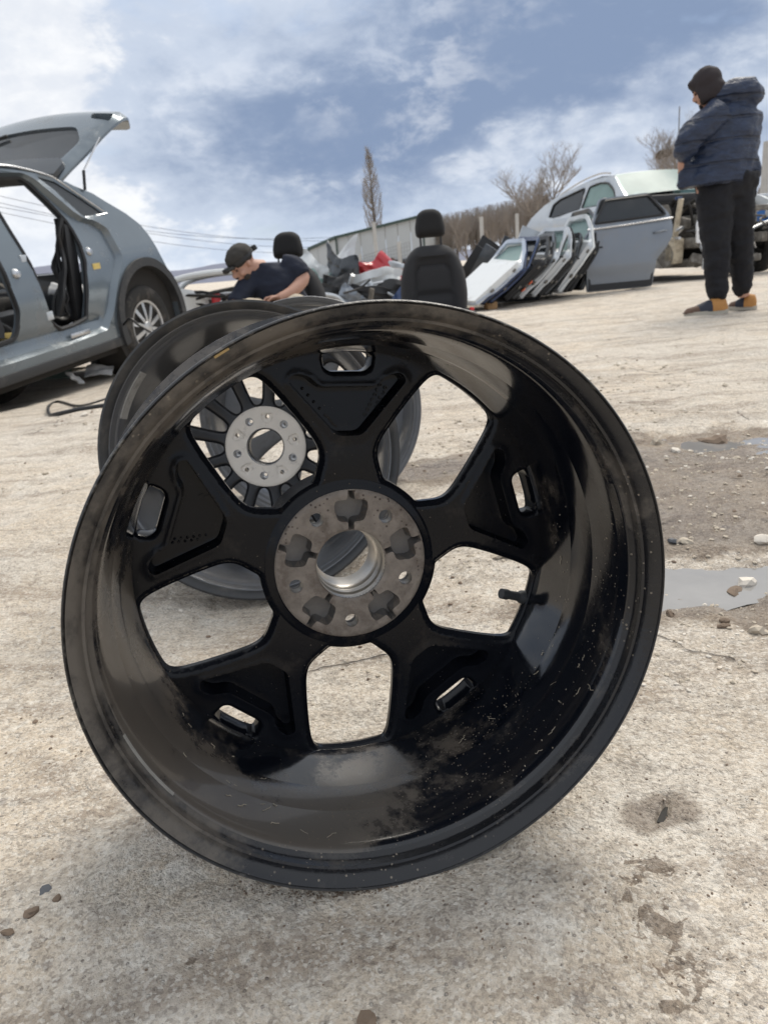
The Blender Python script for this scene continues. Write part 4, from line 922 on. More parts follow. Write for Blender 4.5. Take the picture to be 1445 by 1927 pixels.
# ---- silver car on the right, front end stripped
def silver_car():
    fdv = Vector((.32, -.947, 0)).normalized(); o = P(1160, 372, 11.0); o = Vector((o.x, o.y, 0)); ya = Vector((0, 0, 1)).cross(fdv)
    root = empty('dismantled_car', mw=basis(o, fdv, ya, (0, 0, 1)))
    tag(root, 'silver car on the right with front end stripped to the engine, behind leaning doors', 'car')
    WID = 1.82
    def tum(v): return .42*np.maximum(0, v-.93)**1.15
    rarc = [(-1.72+.36*math.cos(a), .36+.36*math.sin(a)) for a in np.linspace(rad(-15), rad(195), 18)]
    outl = [(.28, .28), (.30, 1.02), (.10, 1.13), (-.12, 1.28), (-.33, 1.42), (-.62, 1.455), (-1.14, 1.405), (-1.62, 1.315), (-1.97, 1.205), (-2.25, 1.045), (-2.36, .92), (-2.46, .70), (-2.46, .36), (-2.08, .28)]+rarc[::-1][0:0]+[(-2.07, .27)]+[( -1.72+.36*math.cos(a), .36+.36*math.sin(a)) for a in np.linspace(rad(195), rad(-15), 18)]
    rw = rpoly([(-1.76, 1.005), (-1.73, 1.185), (-1.58, 1.25), (-.99, 1.345), (-.93, 1.055), (-1.59, 1.0)], .03, 3)
    fw = rpoly([(-.86, 1.345), (-.62, 1.37), (-.42, 1.345), (-.24, 1.24), (-.11, 1.11), (-.17, 1.065), (-.90, 1.06)], .03, 3)
    dl = [rpoly([(-.88, .34), (-.88, 1.02), (.05, 1.08), (.18, .95), (.18, .34)], .05, 3), rpoly([(-1.66, 1.0), (-1.42, .70), (-1.30, .34), (-.90, .34), (-.90, 1.02)], .05, 3)]
    def yb(p):
        y = tum(p[:, 1])+.02*np.sin(p[:, 1]*5)
        for d in dl: y = y+.012*np.exp(-(pdist(d, p)/.012)**2)
        for q in (rw, fw): y = y+.02*(1-sst(0, .03, pdist(q, p)))
        return y
    V, F = plate(outl, [rw, fw], yb, lambda p: yb(p)+.05, .06, dl, step=.05)
    obj('near_side_panel', V, F, m_silver, root, angle=28); obj('far_side_panel', *mirror_y((V, F), WID/2), m_silver, root, angle=28)
    for q, nm in ((rw, 'rear_side_window'), (fw, 'front_side_window')):
        Vg, Fg = plate(shrink(q, -.008), [], lambda p: tum(p[:, 1])+.025, lambda p: tum(p[:, 1])+.03, .1); mm = m_dkglass if nm[0] == 'r' else m_clglass
        obj(nm, Vg, Fg, mm, root); obj('far_'+nm, *mirror_y((Vg, Fg), WID/2), mm, root)
        pts = [(x, float(tum(np.array([z]))[0])+.012, z) for x, z in resample(q, .05)]; pts.append(pts[0]); obj('window_seal', *tube(pts, .012, 5, False), m_blk, root)
    rf = [[(u, y, v+.045*(1-((y-WID/2)/.7)**2)) for y in np.linspace(.20, WID-.20, 13)] for u, v in ((-.33, 1.425), (-.62, 1.46), (-1.14, 1.41), (-1.62, 1.32), (-1.97, 1.21))]
    obj('roof', *loft(rf, False, False), m_silver, root)
    obj('roof_rail', *tube(spline([(-.45, .22, 1.475), (-.7, .225, 1.50), (-1.14, .225, 1.455), (-1.7, .21, 1.33)], 5), .014, 6), m_chrome, root)
    ws = [[(.10+(-.43)*t_+.10*math.sin(math.pi*s)*(1-t_*.5), y0+(y1-y0)*s, 1.125+.315*t_+.03*math.sin(math.pi*s)) for s in np.linspace(0, 1, 13)] for t_, y0, y1 in ((0, .10, WID-.10), (.25, .12, WID-.12), (.5, .15, WID-.15), (.75, .18, WID-.18), (1, .21, WID-.21))]
    obj('windscreen', *loft(ws, False, False), m_clglass, root)
    rg = [[(-2.0-.35*t_, y0+(y1-y0)*s, 1.2-.28*t_) for s in np.linspace(0, 1, 9)] for t_, y0, y1 in ((0, .2, WID-.2), (1, .1, WID-.1))]
    obj('rear_window', *loft(rg, False, False), m_dkglass, root)
    obj('rear_panel', *box(-2.46, -2.38, .05, WID-.05, .3, .92, .02), m_silver, root)
    obj('floor_pan', *box(-2.3, .3, .08, WID-.08, .22, .32, .02), m_under, root)
    obj('cabin_trim', *box(-2.2, .0, .2, WID-.2, .34, .92, .08), m_blk, root)
    for y in (.3, 1.1): obj('seat_back', *box(-.95, -.75, y, y+.45, .6, 1.22, .06), m_fabric, root)
    # mirror
    obj('door_mirror', *xf(stone(2, .09, .08, .055, 2, .1), Tm(-.17, -.08, 1.09)), m_blk, root)
    # stripped front
    obj('scuttle', *box(.12, .34, .10, WID-.10, .98, 1.10, .03), m_blk, root)
    obj('bulkhead', *box(.30, .36, .12, WID-.12, .30, 1.0, .02), m_under, root)
    for y in (.32, WID-.42): obj('chassis_rail', *box(.3, 1.15, y, y+.10, .40, .52, .01), m_alloycast, root)
    for y in (.12, WID-.30): obj('strut_tower', *xf(lathe([(0, 0), (.09, 0), (.13, -.08), (.16, -.4), (0, -.42)], 16, False), Tm(.62, y+.1, .95, rad(90), 0, 0)), m_alloycast, root)
    obj('engine_block', *box(.45, .98, .55, 1.30, .38, .80, .05), m_alloycast, root); obj('engine_cover', *box(.48, .92, .60, 1.25, .80, .90, .04), m_blk, root)
    for k in range(5): obj('intake_pipe', *tube(spline([(.5, .62+.13*k, .82), (.75, .60+.13*k, .93), (.98, .62+.13*k, .80), (1.02, .62+.13*k, .6)], 4), .035, 7), m_blk if k % 2 else m_alloycast, root)
    obj('washer_bottle', *xf(join(box(-.10, .10, -.08, .08, 0, .32, .04), tube([(.0, 0, .30), (.02, 0, .5), (.06, 0, .78)], .035, 10)), Tm(.86, .24, .22, 0, rad(4), 0)), m_cream, root)
    obj('bottle_cap', *xf(lathe([(0, 0), (.045, 0), (.045, .03), (0, .035)], 14, False), Tm(.925, .24, .99, rad(90), 0, 0)), m_blue, root)
    for y in (.36, WID-.26):
        ol = rpoly([(-.07, -.17), (.07, -.17), (.08, .05), (.03, .17), (-.03, .17), (-.08, .05)], .02, 3); hl = rpoly([(-.025, -.10), (.025, -.10), (.025, .04), (-.025, .04)], .008, 2)
        obj('rail_end_plate', *xf(plate(ol, [hl], 0, .02, .05), Tm(1.20, y+.02, .62, 0, 0, rad(90))), m_whiteplas, root, angle=30)
    obj('lower_bracket', *xf(plate(rpoly([(-.13, -.08), (.13, -.08), (.13, .08), (-.13, .08)], .03, 3), [rpoly([(-.09, -.045), (.09, -.045), (.09, .045), (-.09, .045)], .02, 3)], 0, .03, .06), Tm(1.14, .62, .20, 0, 0, rad(80))), m_whiteplas, root, angle=30)
    obj('subframe', *box(.4, 1.1, .35, WID-.35, .16, .26, .03), m_alloycast, root)
    obj('front_crossmember', *box(1.12, 1.18, .45, WID-.3, .78, .85, .015), m_alloycast, root)
    rng = random.Random(5)
    for k in range(26):
        a = Vector((rng.uniform(.4, 1.1), rng.uniform(.15, 1.6), rng.uniform(.25, .95))); pts = [a]
        for q in range(3): pts.append(pts[-1]+Vector((rng.uniform(-.15, .2), rng.uniform(-.18, .18), rng.uniform(-.15, .08))))
        obj('engine_hose', *tube(spline(pts, 4), rng.uniform(.010, .03), 6), rng.choice((m_blk, m_blk, m_under, m_alloycast, m_silverrim)), root)
    for k in range(12):
        a = (rng.uniform(.5, 1.1), rng.uniform(.12, .9), rng.uniform(.22, .8)); s = rng.uniform(.03, .09)
        obj('engine_part', *xf(box(-s, s, -s*.8, s*.8, -s*.7, s*.7, s*.25), Tm(*a, rng.uniform(-.5, .5), rng.uniform(-.5, .5), rng.uniform(-.5, .5))), rng.choice((m_alloycast, m_blk, m_under, m_silverrim)), root)
    obj('far_wing', *plate(rpoly([(.3, .55), (.3, 1.03), (.7, .99), (.92, .90), (.92, .80), (.7, .80), (.5, .75)], .03, 3), [], WID-.06, WID-.02, .1), m_white, root)
    obj('headlamp_bracket', *xf(box(-.10, .10, -.12, .12, -.08, .08, .02), Tm(1.12, WID-.15, .78)), m_whiteplas, root)
    for y in (.02, WID-.24): car_wheel('front_wheel', root, Tm(.80, y, .33), .33, .21, .20, m_under) if y > 1 else obj('brake_disc', *xf(lathe([(0, 0), (.15, 0), (.15, .03), (.06, .06), (0, .06)], 24, False), Tm(.80, .16, .33)), m_alloycast, root)
    car_wheel('rear_wheel', root, Tm(-1.72, .02, .33), .33, .21, .20)
    return root
silver_car()

# ---- detached car doors
def door_mesh(arch=False, flip=False):
    ol = [(-.50, .02), (-.52, .62), (-.46, .70), (-.30, 1.03), (.30, 1.06), (.52, .80), (.54, .70), (.54, .56), (.46, .44), (.34, .32), (.30, .02)] if arch else [(-.50, .02), (-.54, .66), (-.28, .92), (-.06, 1.06), (.42, 1.05), (.52, .80), (.53, .70), (.52, .02)]
    wi = [(-.40, .76), (-.26, .995), (.26, 1.02), (.46, .80)] if arch else [(-.38, .73), (-.22, .89), (-.03, 1.02), (.38, 1.01), (.46, .80)]
    if flip: ol = [(-x, z) for x, z in ol][::-1]; wi = [(-x, z) for x, z in wi][::-1]
    return rpoly(ol, .03, 3), rpoly(wi, .02, 3)
DENT = [0]
def car_door(name, M, paint, arch=False, flip=False, glass=None, glassgone=False, seal=None, inner=None, scale=1.0, rich=True):
    ol, wi = door_mesh(arch, flip)
    root = empty(name, mw=M @ Matrix.Scale(scale, 4))
    DENT[0] += 1; dsd = DENT[0]
    def yb(p):
        x, z = p[:, 0], p[:, 1]; y = (.010*fbm(x*3.1, z*3.1, 3, dsd) if dsd > 1 else 0)+.10*np.maximum(0, z-.70)**1.0+.035*((z-.45)/.45)**2-.02*np.exp(-((z-.22)/.03)**2)*0
        y = y+.012*sst(.235, .20, z)-.008*np.exp(-((z-.66)/.02)**2)
        return y+.012*(1-sst(0, .03, pdist(ol, p)))
    V, F = plate(ol, [wi], yb, lambda p: yb(p)+.025, .06, step=.05); obj('outer_skin', V, F, paint, root, angle=30)
    def y2(p): return np.full(len(p), .045)+.10*np.maximum(0, p[:, 1]-.70)
    lo = [q for q in shrink(ol, .02) if q[1] < .72]
    V, F = plate(shrink(ol, .014), [wi], lambda p: y2(p)-.012, lambda p: y2(p)+.045*(p[:, 1] < .7)+.012, .07, step=.05); obj('inner_frame', V, F, inner or m_blk, root, angle=30)
    if not glassgone: V, F = plate(shrink(wi, -.008), [], lambda p: .10*np.maximum(0, p[:, 1]-.70)+.022, lambda p: .10*np.maximum(0, p[:, 1]-.70)+.027, .1); obj('door_glass', V, F, glass or m_clglass, root)
    pts = [(x, .10*max(0, z-.7)+.008, z) for x, z in resample(wi, .06)]; pts.append(pts[0]); obj('window_seal', *tube(pts, .012, 5, False), m_blk, root)
    s = -1 if flip else 1
    V, F = tube(spline([(s*.30, -.002, .605), (s*.33, -.030, .612), (s*.42, -.030, .622), (s*.45, -.002, .622)], 4), .011, 7); obj('door_handle', V, F, paint, root)
    zb = .725 if arch else .72
    obj('belt_trim', *tube([(-.50*s, -.004, zb-.03), (0, -.010, zb-.005), (.53*s, -.004, zb+.03)], .011, 6), m_chrome if rich else m_blk, root)
    for z in (.25, .58): obj('hinge', *xf(box(-.02, .02, -.012, .012, -.022, .022, .005), Tm(-s*.51, .055, z)), m_alloycast, root)
    return root
p = Gd(1175, 547); r = car_door('car_door', Tm(p.x+.06, p.y, .0, rad(-4), 0, rad(8)), m_midgrey, True, False, m_dkglass, scale=1.0); tag(r, 'mid-grey rear car door standing upright in front of the silver car', 'door', 'detached car doors')
rowA = Vector((1.12, 7.75, 0)); rowB = Vector((2.55, 9.05, 0))
m_icy = pmat('bluish_white_paint', (0.42, 0.48, 0.58), 0.32, 0.1, var=0.1, scale=2, dirt=(0.25, 0.24, 0.22), damt=0.35, dscale=3, coat=0.3, dk=0.5)
specs = [('bluish white car door leaning nearest the empty seat, first of the row', m_icy, m_white, False), ('dark blue car door leaning second in the row of doors', m_blue, m_blk, True), ('black car door with orange lamps leaning third in the row', m_blk, m_blk, False), ('silver car door edge-on, fourth in the leaning row', m_silver, m_silver, True),
         ('silver car door edge-on, fifth in the leaning row', m_silver, m_silver, False), ('dark grey car door leaning sixth in the row', m_dgrey, m_blk, True), ('white car door with greenish glass, seventh in the leaning row', m_white, m_silver, False), ('black car door leaning eighth, left of the upright grey door', m_blk, m_blk, True), ('dark grey car door leaning ninth, half hidden behind the upright grey door', m_dgrey, m_blk, False)]
extra_doors = [(.5, 'dark blue-black door tucked between the first and second doors of the row', m_blue, 52, .84), (2.5, 'dark grey door tucked between the black and the silver door', m_dgrey, 48, .86), (4.5, 'black door tucked between the second silver and the dark grey door', m_blk, 45, .87), (6.5, 'black door tucked behind the white door near the end of the row', m_blk, 37, .9)]
rng = random.Random(8)
def lean_door(kf, pa, inn, ar, ln, sc_, gl, gone):
    q = rowA.lerp(rowB, kf/8); lean = rad(ln); ydir = Vector((-.20+rng.uniform(-.05, .05), .98, 0)).normalized()
    right = Vector((ydir.y, -ydir.x, 0)); zl = Vector((0, 0, 1))*math.cos(lean)+right*math.sin(lean); yl = zl.cross(ydir); c = q+ydir*.50
    return car_door('car_door', basis((c.x, c.y, .005), ydir, yl, zl), pa, ar, False, gl, gone, inner=inn, scale=sc_, rich=False)
for kf, lb, pa, ln, sc_ in extra_doors: tag(lean_door(kf, pa, m_blk, False, ln, sc_, m_dkglass, kf > 3), lb, 'door', 'detached car doors')
for k, (lb, pa, inn, ar) in enumerate(specs):
    r = lean_door(k, pa, inn, ar, (54, 50, 50, 47, 45, 44, 38, 36, 24)[k], (.90, .86, .84, .92, .88, .80, .95, .88, .92)[k], m_clglass if k != 1 else m_dkglass, k in (2, 5))
    tag(r, lb, 'door', 'detached car doors')
    if k == 2:
        for zz in (.28, .40): obj('side_lamp', *xf(lathe([(0, -.02), (.03, -.018), (.035, 0), (0, .0)], 12, False), Tm(-.47, -.005, zz)), m_orange, r)
for k, (px, py, Y, lean, m, lb) in enumerate(((930, 500, 9.2, 58, m_silver, 'dark grey bonnet edge sticking out behind the first leaning door'), (905, 500, 9.6, 62, m_blk, 'black plastic panel leaning far left behind the door row'), (975, 470, 10.0, 50, m_dgrey, 'dark grey door frame leaning behind the row of doors'), (1010, 450, 10.2, 48, m_white, 'silver panel standing at the back of the door row'), (915, 470, 11.5, 60, m_blk, 'long black panel lying slanted at the back of the yard'))):
    p = P(px, py, Y); o = sheet('body_panel', .85, .5, .06, .02, (m_dgrey, m_blk, m_dgrey, m_silver, m_blk)[k], 40+k, .03, mw=Tm(p.x, p.y, max(.0, p.z-.45), rad(8), rad(lean-25), rad(-15+8*k))); tag(o, lb, 'panel')
p = GG(923, 582); o = obj('wood_block', *box(-.055, .055, -.05, .05, 0, .075, .006), pmat('raw_wood', (.42, .25, .12), .8, 0, var=.3, scale=20), loc=(p.x, p.y, p.z), rot=(0, 0, .3)); tag(o, 'small orange-brown wood block at the foot of the leaning doors', 'block')
# ------------------------------------------------------------------ seats
m_buckle = pmat('red_buckle', (0.65, 0.03, 0.03), 0.4, 0)
m_head = pmat('headrest_fabric', (0.012, 0.012, 0.013), 0.92, 0, var=0.25, scale=30, bump=0.3, bscale=500)
def car_seat(loc, rz, label, wide=1.0, grp='loose car seats'):
    root = empty('car_seat', loc, (rad(-6), 0, rz)); tag(root, label, 'seat', grp)
    ol = rpoly([(-.205, .08), (-.235, .30), (-.222, .46), (-.175, .585), (-.105, .65), (.105, .65), (.175, .585), (.222, .46), (.235, .30), (.205, .08)], .06, 4)
    pan = rpoly([(-.125, .325), (-.12, .47), (-.085, .515), (.085, .515), (.12, .47), (.125, .325)], .02, 3); pan2 = rpoly([(-.125, .07), (-.128, .31), (.128, .31), (.125, .07)], .015, 3)
    def yb(p):
        d = pdist(ol, p); x = np.abs(p[:, 0]); y = .05-.115*np.sqrt(np.clip(1-(1-np.clip(d/.09, 0, 1))**2, 0, 1))
        y = y+.03*(1-sst(.10, .15, x))*sst(.02, .1, d)*(p[:, 1] < .56)
        for q in (pan, pan2): y = y+.010*np.exp(-(pdist(q, p)/.008)**2)-np.where(inpoly(q, p), .010*sst(0, .03, pdist(q, p)), 0)
        return y
    V, F = plate(ol, [], yb, lambda p: .11-.05*(1-sst(0, .06, pdist(ol, p))), .022, [pan, pan2, shrink(ol, .02)]); obj('backrest', V, F, m_fabric, root, angle=60)
    hr = rpoly([(-.098, .70), (-.105, .76), (-.085, .855), (-.04, .885), (.04, .885), (.085, .855), (.105, .76), (.098, .70)], .035, 4)
    V, F = plate(hr, [], lambda p: .045-.075*np.sqrt(np.clip(1-(1-np.clip(pdist(hr, p)/.05, 0, 1))**2, 0, 1)), lambda p: .045+.05*np.sqrt(np.clip(1-(1-np.clip(pdist(hr, p)/.04, 0, 1))**2, 0, 1)), .016, [shrink(hr, .012)])
    obj('headrest', V, F, m_head, root, angle=60)
    for x in (-.07, .07): obj('headrest_post', *tube([(x, .045, .62), (x, .045, .72)], .007, 8), m_blk, root)
    cu = [[(-w_, y, z0), (-w_*.95, y, z1-.02), (-w_*.5, y, z1), (w_*.5, y, z1), (w_*.95, y, z1-.02), (w_, y, z0)] for y, w_, z0, z1 in ((.05, .21, -.02, .15), (-.15, .245, -.04, .17), (-.40, .25, -.04, .19), (-.50, .22, -.02, .16))]
    obj('seat_cushion', *loft(cu), m_fabric, root, angle=60)
    obj('side_cover', *box(.235, .275, -.42, .06, -.06, .13, .02), m_greyfab, root); obj('side_cover', *box(-.275, -.235, -.42, .06, -.06, .13, .02), m_greyfab, root)
    obj('belt_buckle', *xf(join(box(-.012, .012, -.01, .01, 0, .12, .004)), Tm(.222, -.09, .06, 0, rad(8), 0)), m_blk, root); obj('buckle_button', *xf(box(-.014, .014, -.014, .012, 0, .03, .003), Tm(.240, -.09, .178, 0, rad(8), 0)), m_buckle, root)
    for x in (-.18, .18): obj('seat_rail', *box(x-.02, x+.02, -.45, .1, -.15, -.06, .005), m_alloycast, root)
    return root
car_seat((.478, 5.42, -.035), rad(-2), 'empty black cloth car seat with headrest standing alone behind the front wheel', 1.0)
car_seat((-.555, 5.93, -.100), rad(-4), 'black cloth car seat that the seated man is sitting in', 1.0).scale = (1.12, 1.0, 1.03)

# ------------------------------------------------------------------ people
def solid(name, parts, mat, parent=None, voxel=.011, smooth=4, disp=0.0, dscale=9.0, dz=1.0, mw=None, seed=0.0):
    """union of closed shapes as one continuous surface"""
    V, F = join(*parts); me = bpy.data.meshes.new('tmp'); me.from_pydata(V, [], F); me.update()
    bm = bmesh.new(); bm.from_mesh(me); bmesh.ops.recalc_face_normals(bm, faces=bm.faces); bm.to_mesh(me); bm.free()
    o = bpy.data.objects.new('tmp', me); COL.objects.link(o)
    md = o.modifiers.new('r', 'REMESH'); md.mode = 'VOXEL'; md.voxel_size = voxel; md.use_smooth_shade = True
    ms = o.modifiers.new('s', 'SMOOTH'); ms.factor = .5; ms.iterations = smooth
    dg = bpy.context.evaluated_depsgraph_get(); me2 = bpy.data.meshes.new_from_object(o.evaluated_get(dg))
    bpy.data.objects.remove(o); bpy.data.meshes.remove(me); me2.name = name
    if disp:
        me2.calc_loop_triangles(); nr = [v.normal.copy() for v in me2.vertices]
        for v, n in zip(me2.vertices, nr):
            c = Vector((v.co.x*dscale+seed, v.co.y*dscale, v.co.z*dscale*dz)); v.co += n*disp*(mnoise.noise(c)+.5*mnoise.noise(c*2.3))
    return mobj(name, me2, mat, parent, mw=mw, angle=180)
def ering(c, rx, ry, n=20, ax=None, ay=None):
    ax = Vector(ax) if ax is not None else Vector((1, 0, 0)); ay = Vector(ay) if ay is not None else Vector((0, 1, 0)); c = Vector(c)
    return [tuple(c+ax*rx*math.cos(2*math.pi*k/n)+ay*ry*math.sin(2*math.pi*k/n)) for k in range(n)]
def limb(pts, rs, n=4, seg=14):
    pp = spline(pts, n); rr = [float(np.interp(i/(len(pp)-1)*(len(rs)-1), range(len(rs)), rs)) for i in range(len(pp))]
    return tube(pp, rr, seg)
def ball(c, r, s=(1, 1, 1)):
    return xf(stone(1, r*s[0], r*s[1], r*s[2], 2, 0), Matrix.Translation(c))
def face_frame(c, facing, up=(0, 0, 1)):   # local -y = facing
    y = -Vector(facing).normalized(); z = Vector(up); z = (z-y*z.dot(y)).normalized(); x = y.cross(z); return basis(c, x, y, z)
def head_parts(M, h=.235):
    k = h/.235; B = lambda c, r, s: xf(ball(c, r, s), M @ Matrix.Scale(k, 4))
    return [B((0, .015, .035), .085, (.92, 1.12, .98)), B((0, -.022, -.035), .066, (.92, 1.05, 1.12)), B((0, -.055, -.085), .036, (1.05, .9, .8)), B((0, -.103, -.022), .015, (.85, 1.2, 1.5)), B((0, -.093, -.002), .010, (.8, 1.0, 2.2)),
            B((0, -.082, .018), .032, (1.6, .5, .4)), B((0, -.088, -.058), .019, (1.3, .6, .6)), B((.078, .01, -.012), .020, (.4, .8, 1.3)), B((-.078, .01, -.012), .020, (.4, .8, 1.3)), B((.045, -.062, -.035), .024, (1, .8, .9)), B((-.045, -.062, -.035), .024, (1, .8, .9))]
def face_bits(M, parent, h=.235):
    k = h/.235; S = M @ Matrix.Scale(k, 4)
    for s in (-1, 1): obj('eye', *xf(ball((s*.032, -.080, .0), .0105, (1.2, .7, .7)), S), m_eye, parent); obj('eyebrow', *xf(ball((s*.034, -.089, .020), .012, (1.6, .5, .35)), S), m_hair, parent)
    obj('moustache', *xf(ball((0, -.098, -.046), .014, (1.9, .5, .45)), S), m_hair, parent)
    obj('beard', *xf(join(ball((0, -.075, -.092), .024, (1.3, .8, .8)), ball((.042, -.045, -.075), .024, (.6, 1.2, 1.2)), ball((-.042, -.045, -.075), .024, (.6, 1.2, 1.2))), S), m_hair, parent)
def hand(M, curl=.9, side=1):
    """palm along -z from the wrist at the origin, palm facing -y; five curled fingers"""
    parts = [xf(stone(1, .040, .016, .050, 2, 0), Tm(0, 0, -.050))]
    for k, (x, L) in enumerate(((-.030, .068), (-.010, .078), (.010, .074), (.029, .058))):
        p = Vector((x, 0, -.088)); a = 0; pts = [p]
        for q in range(3): a += curl*(.55, .75, .6)[q]; p = p+Vector((0, -math.sin(a), -math.cos(a)))*L*(.42, .32, .26)[q]; pts.append(p)
        parts.append(tube(spline(pts, 3), [.0092]*7+[.0085]*2+[.007], 8))
    parts.append(tube(spline([(-side*.030, -.004, -.030), (-side*.050, -.018, -.058), (-side*.046, -.036, -.080), (-side*.034, -.046, -.098)], 3), [.012, .012, .0115, .011, .0105, .010, .010, .009, .009, .008], 8))
    return [xf(p_, M) for p_ in parts]
m_skin = pmat('skin', (0.46, 0.26, 0.19), 0.55, 0, var=0.15, scale=14, bump=0.1, bscale=200); m_hair = pmat('dark_hair', (0.025, 0.018, 0.014), 0.8, 0); m_eye = pmat('eye_dark', (0.03, 0.02, 0.015), 0.3, 0)
def jacket_material():
    m = bpy.data.materials.new('navy_quilted_jacket'); m.use_nodes = True; t = NT(m.node_tree)
    v = t.n('ShaderNodeTexCoord').outputs['Object']
    mp = t.n('ShaderNodeMapping', {'Vector': v, 'Rotation': (0.15, 0.10, 0), 'Scale': (.3, .3, 1)}).outputs[0]
    w = t.n('ShaderNodeTexWave', {'Vector': mp, 'Scale': 2.6, 'Distortion': 1.2, 'Detail': 2.0, 'Detail Scale': 2.0}, wave_type='BANDS', bands_direction='Z', wave_profile='SIN').outputs['Fac']
    seam = t.ramp(w, 0.10, 0.0)
    fold = t.noise(t.n('ShaderNodeMapping', {'Vector': v, 'Rotation': (0, 0.5, 0), 'Scale': (1.0, 1.0, 2.6)}).outputs[0], 16.0, 4.0, 0.6, 0.6)
    h = t.math('SUBTRACT', t.math('MULTIPLY', fold, 1.0), t.math('MULTIPLY', seam, 0.7))
    col = t.mix(t.ramp(fold, 0.35, 0.65), (0.0095, 0.019, 0.046), (0.017, 0.031, 0.072)); col = t.mix(t.math('MULTIPLY', seam, 0.6), col, (0.006, 0.010, 0.024))
    bmp = t.n('ShaderNodeBump', {'Height': h, 'Strength': 0.65, 'Distance': 0.022})
    b = t.n('ShaderNodeBsdfPrincipled', {'Base Color': col, 'Roughness': 0.48, 'Normal': bmp.outputs[0]}); t.n('ShaderNodeOutputMaterial', {'Surface': b.outputs[0]}); return m
m_jacket = jacket_material()
m_hood = pmat('dark_brown_hood', (0.030, 0.024, 0.026), 0.95, 0, var=0.2, scale=15)
m_track = pmat('black_tracksuit', (0.0045, 0.005, 0.0085), 0.85, 0, var=0.3, scale=8, bump=0.4, bscale=25)
m_shirt = pmat('dark_navy_shirt', (0.010, 0.014, 0.028), 0.9, 0, var=0.3, scale=8, bump=0.4, bscale=25)
m_tan = pmat('tan_shoe_leather', (0.42, 0.20, 0.055), 0.7, 0, var=0.2, scale=40); m_brownshoe = pmat('brown_shoe_toe', (0.10, 0.055, 0.035), 0.7, 0, var=0.2, scale=40)
m_navyshoe = pmat('navy_shoe_side', (0.02, 0.025, 0.04), 0.7, 0); m_sole = pmat('pale_shoe_sole', (0.42, 0.39, 0.33), 0.8, 0, var=0.2, scale=40); m_darksole = pmat('dark_shoe_sole', (0.08, 0.06, 0.055), 0.8, 0)
m_beige = pmat('beige_trousers', (0.36, 0.31, 0.24), 0.9, 0, var=0.2, scale=9, bump=0.3, bscale=40); m_cap = pmat('olive_dark_cap', (0.035, 0.032, 0.028), 0.9, 0, var=0.3, scale=20)

def shoe(parent, heel, toe):
    h = Vector(heel); d = Vector(toe)-h; L = d.length; d.normalize(); x = d; z = Vector((0, 0, 1)); y = z.cross(x); M = basis(h, x, y, z)
    def sec(s0, s1, names):
        rings = []
        for s in np.linspace(s0, s1, 9):
            w = .036+.014*math.sin(math.pi*min(1, s*1.05))-.018*max(0, (s-.86)/.14)**2-.008*max(0, (.08-s)/.08); hh = np.interp(s, [0, .04, .25, .45, .7, .9, 1], [.065, .098, .108, .092, .064, .052, .025])
            rings.append([(s*L, -w, .022), (s*L, -w*.95, hh*.55), (s*L, -w*.6, hh*.92), (s*L, 0, hh), (s*L, w*.6, hh*.92), (s*L, w*.95, hh*.55), (s*L, w, .022)])
        return loft(rings)
    for s0, s1, m, nm in ((0, .40, m_tan, 'shoe_heel'), (.402, .70, m_navyshoe, 'shoe_side'), (.702, 1, m_brownshoe, 'shoe_toe')): obj(nm, *xf(sec(s0, s1, nm), M), m, parent, angle=60)
    ol = rpoly([(-.006, -.036), (.1, -.045), (.2, -.053), (.26, -.04), (L+.008, 0), (.26, .04), (.2, .053), (.1, .045), (-.006, .036)], .02, 3)
    V, F = plate(ol, [], .0, .026, .05); V = [(x_, z_, y_) for x_, y_, z_ in V]
    obj('shoe_sole', *xf((V, F), M), m_sole, parent, angle=40)
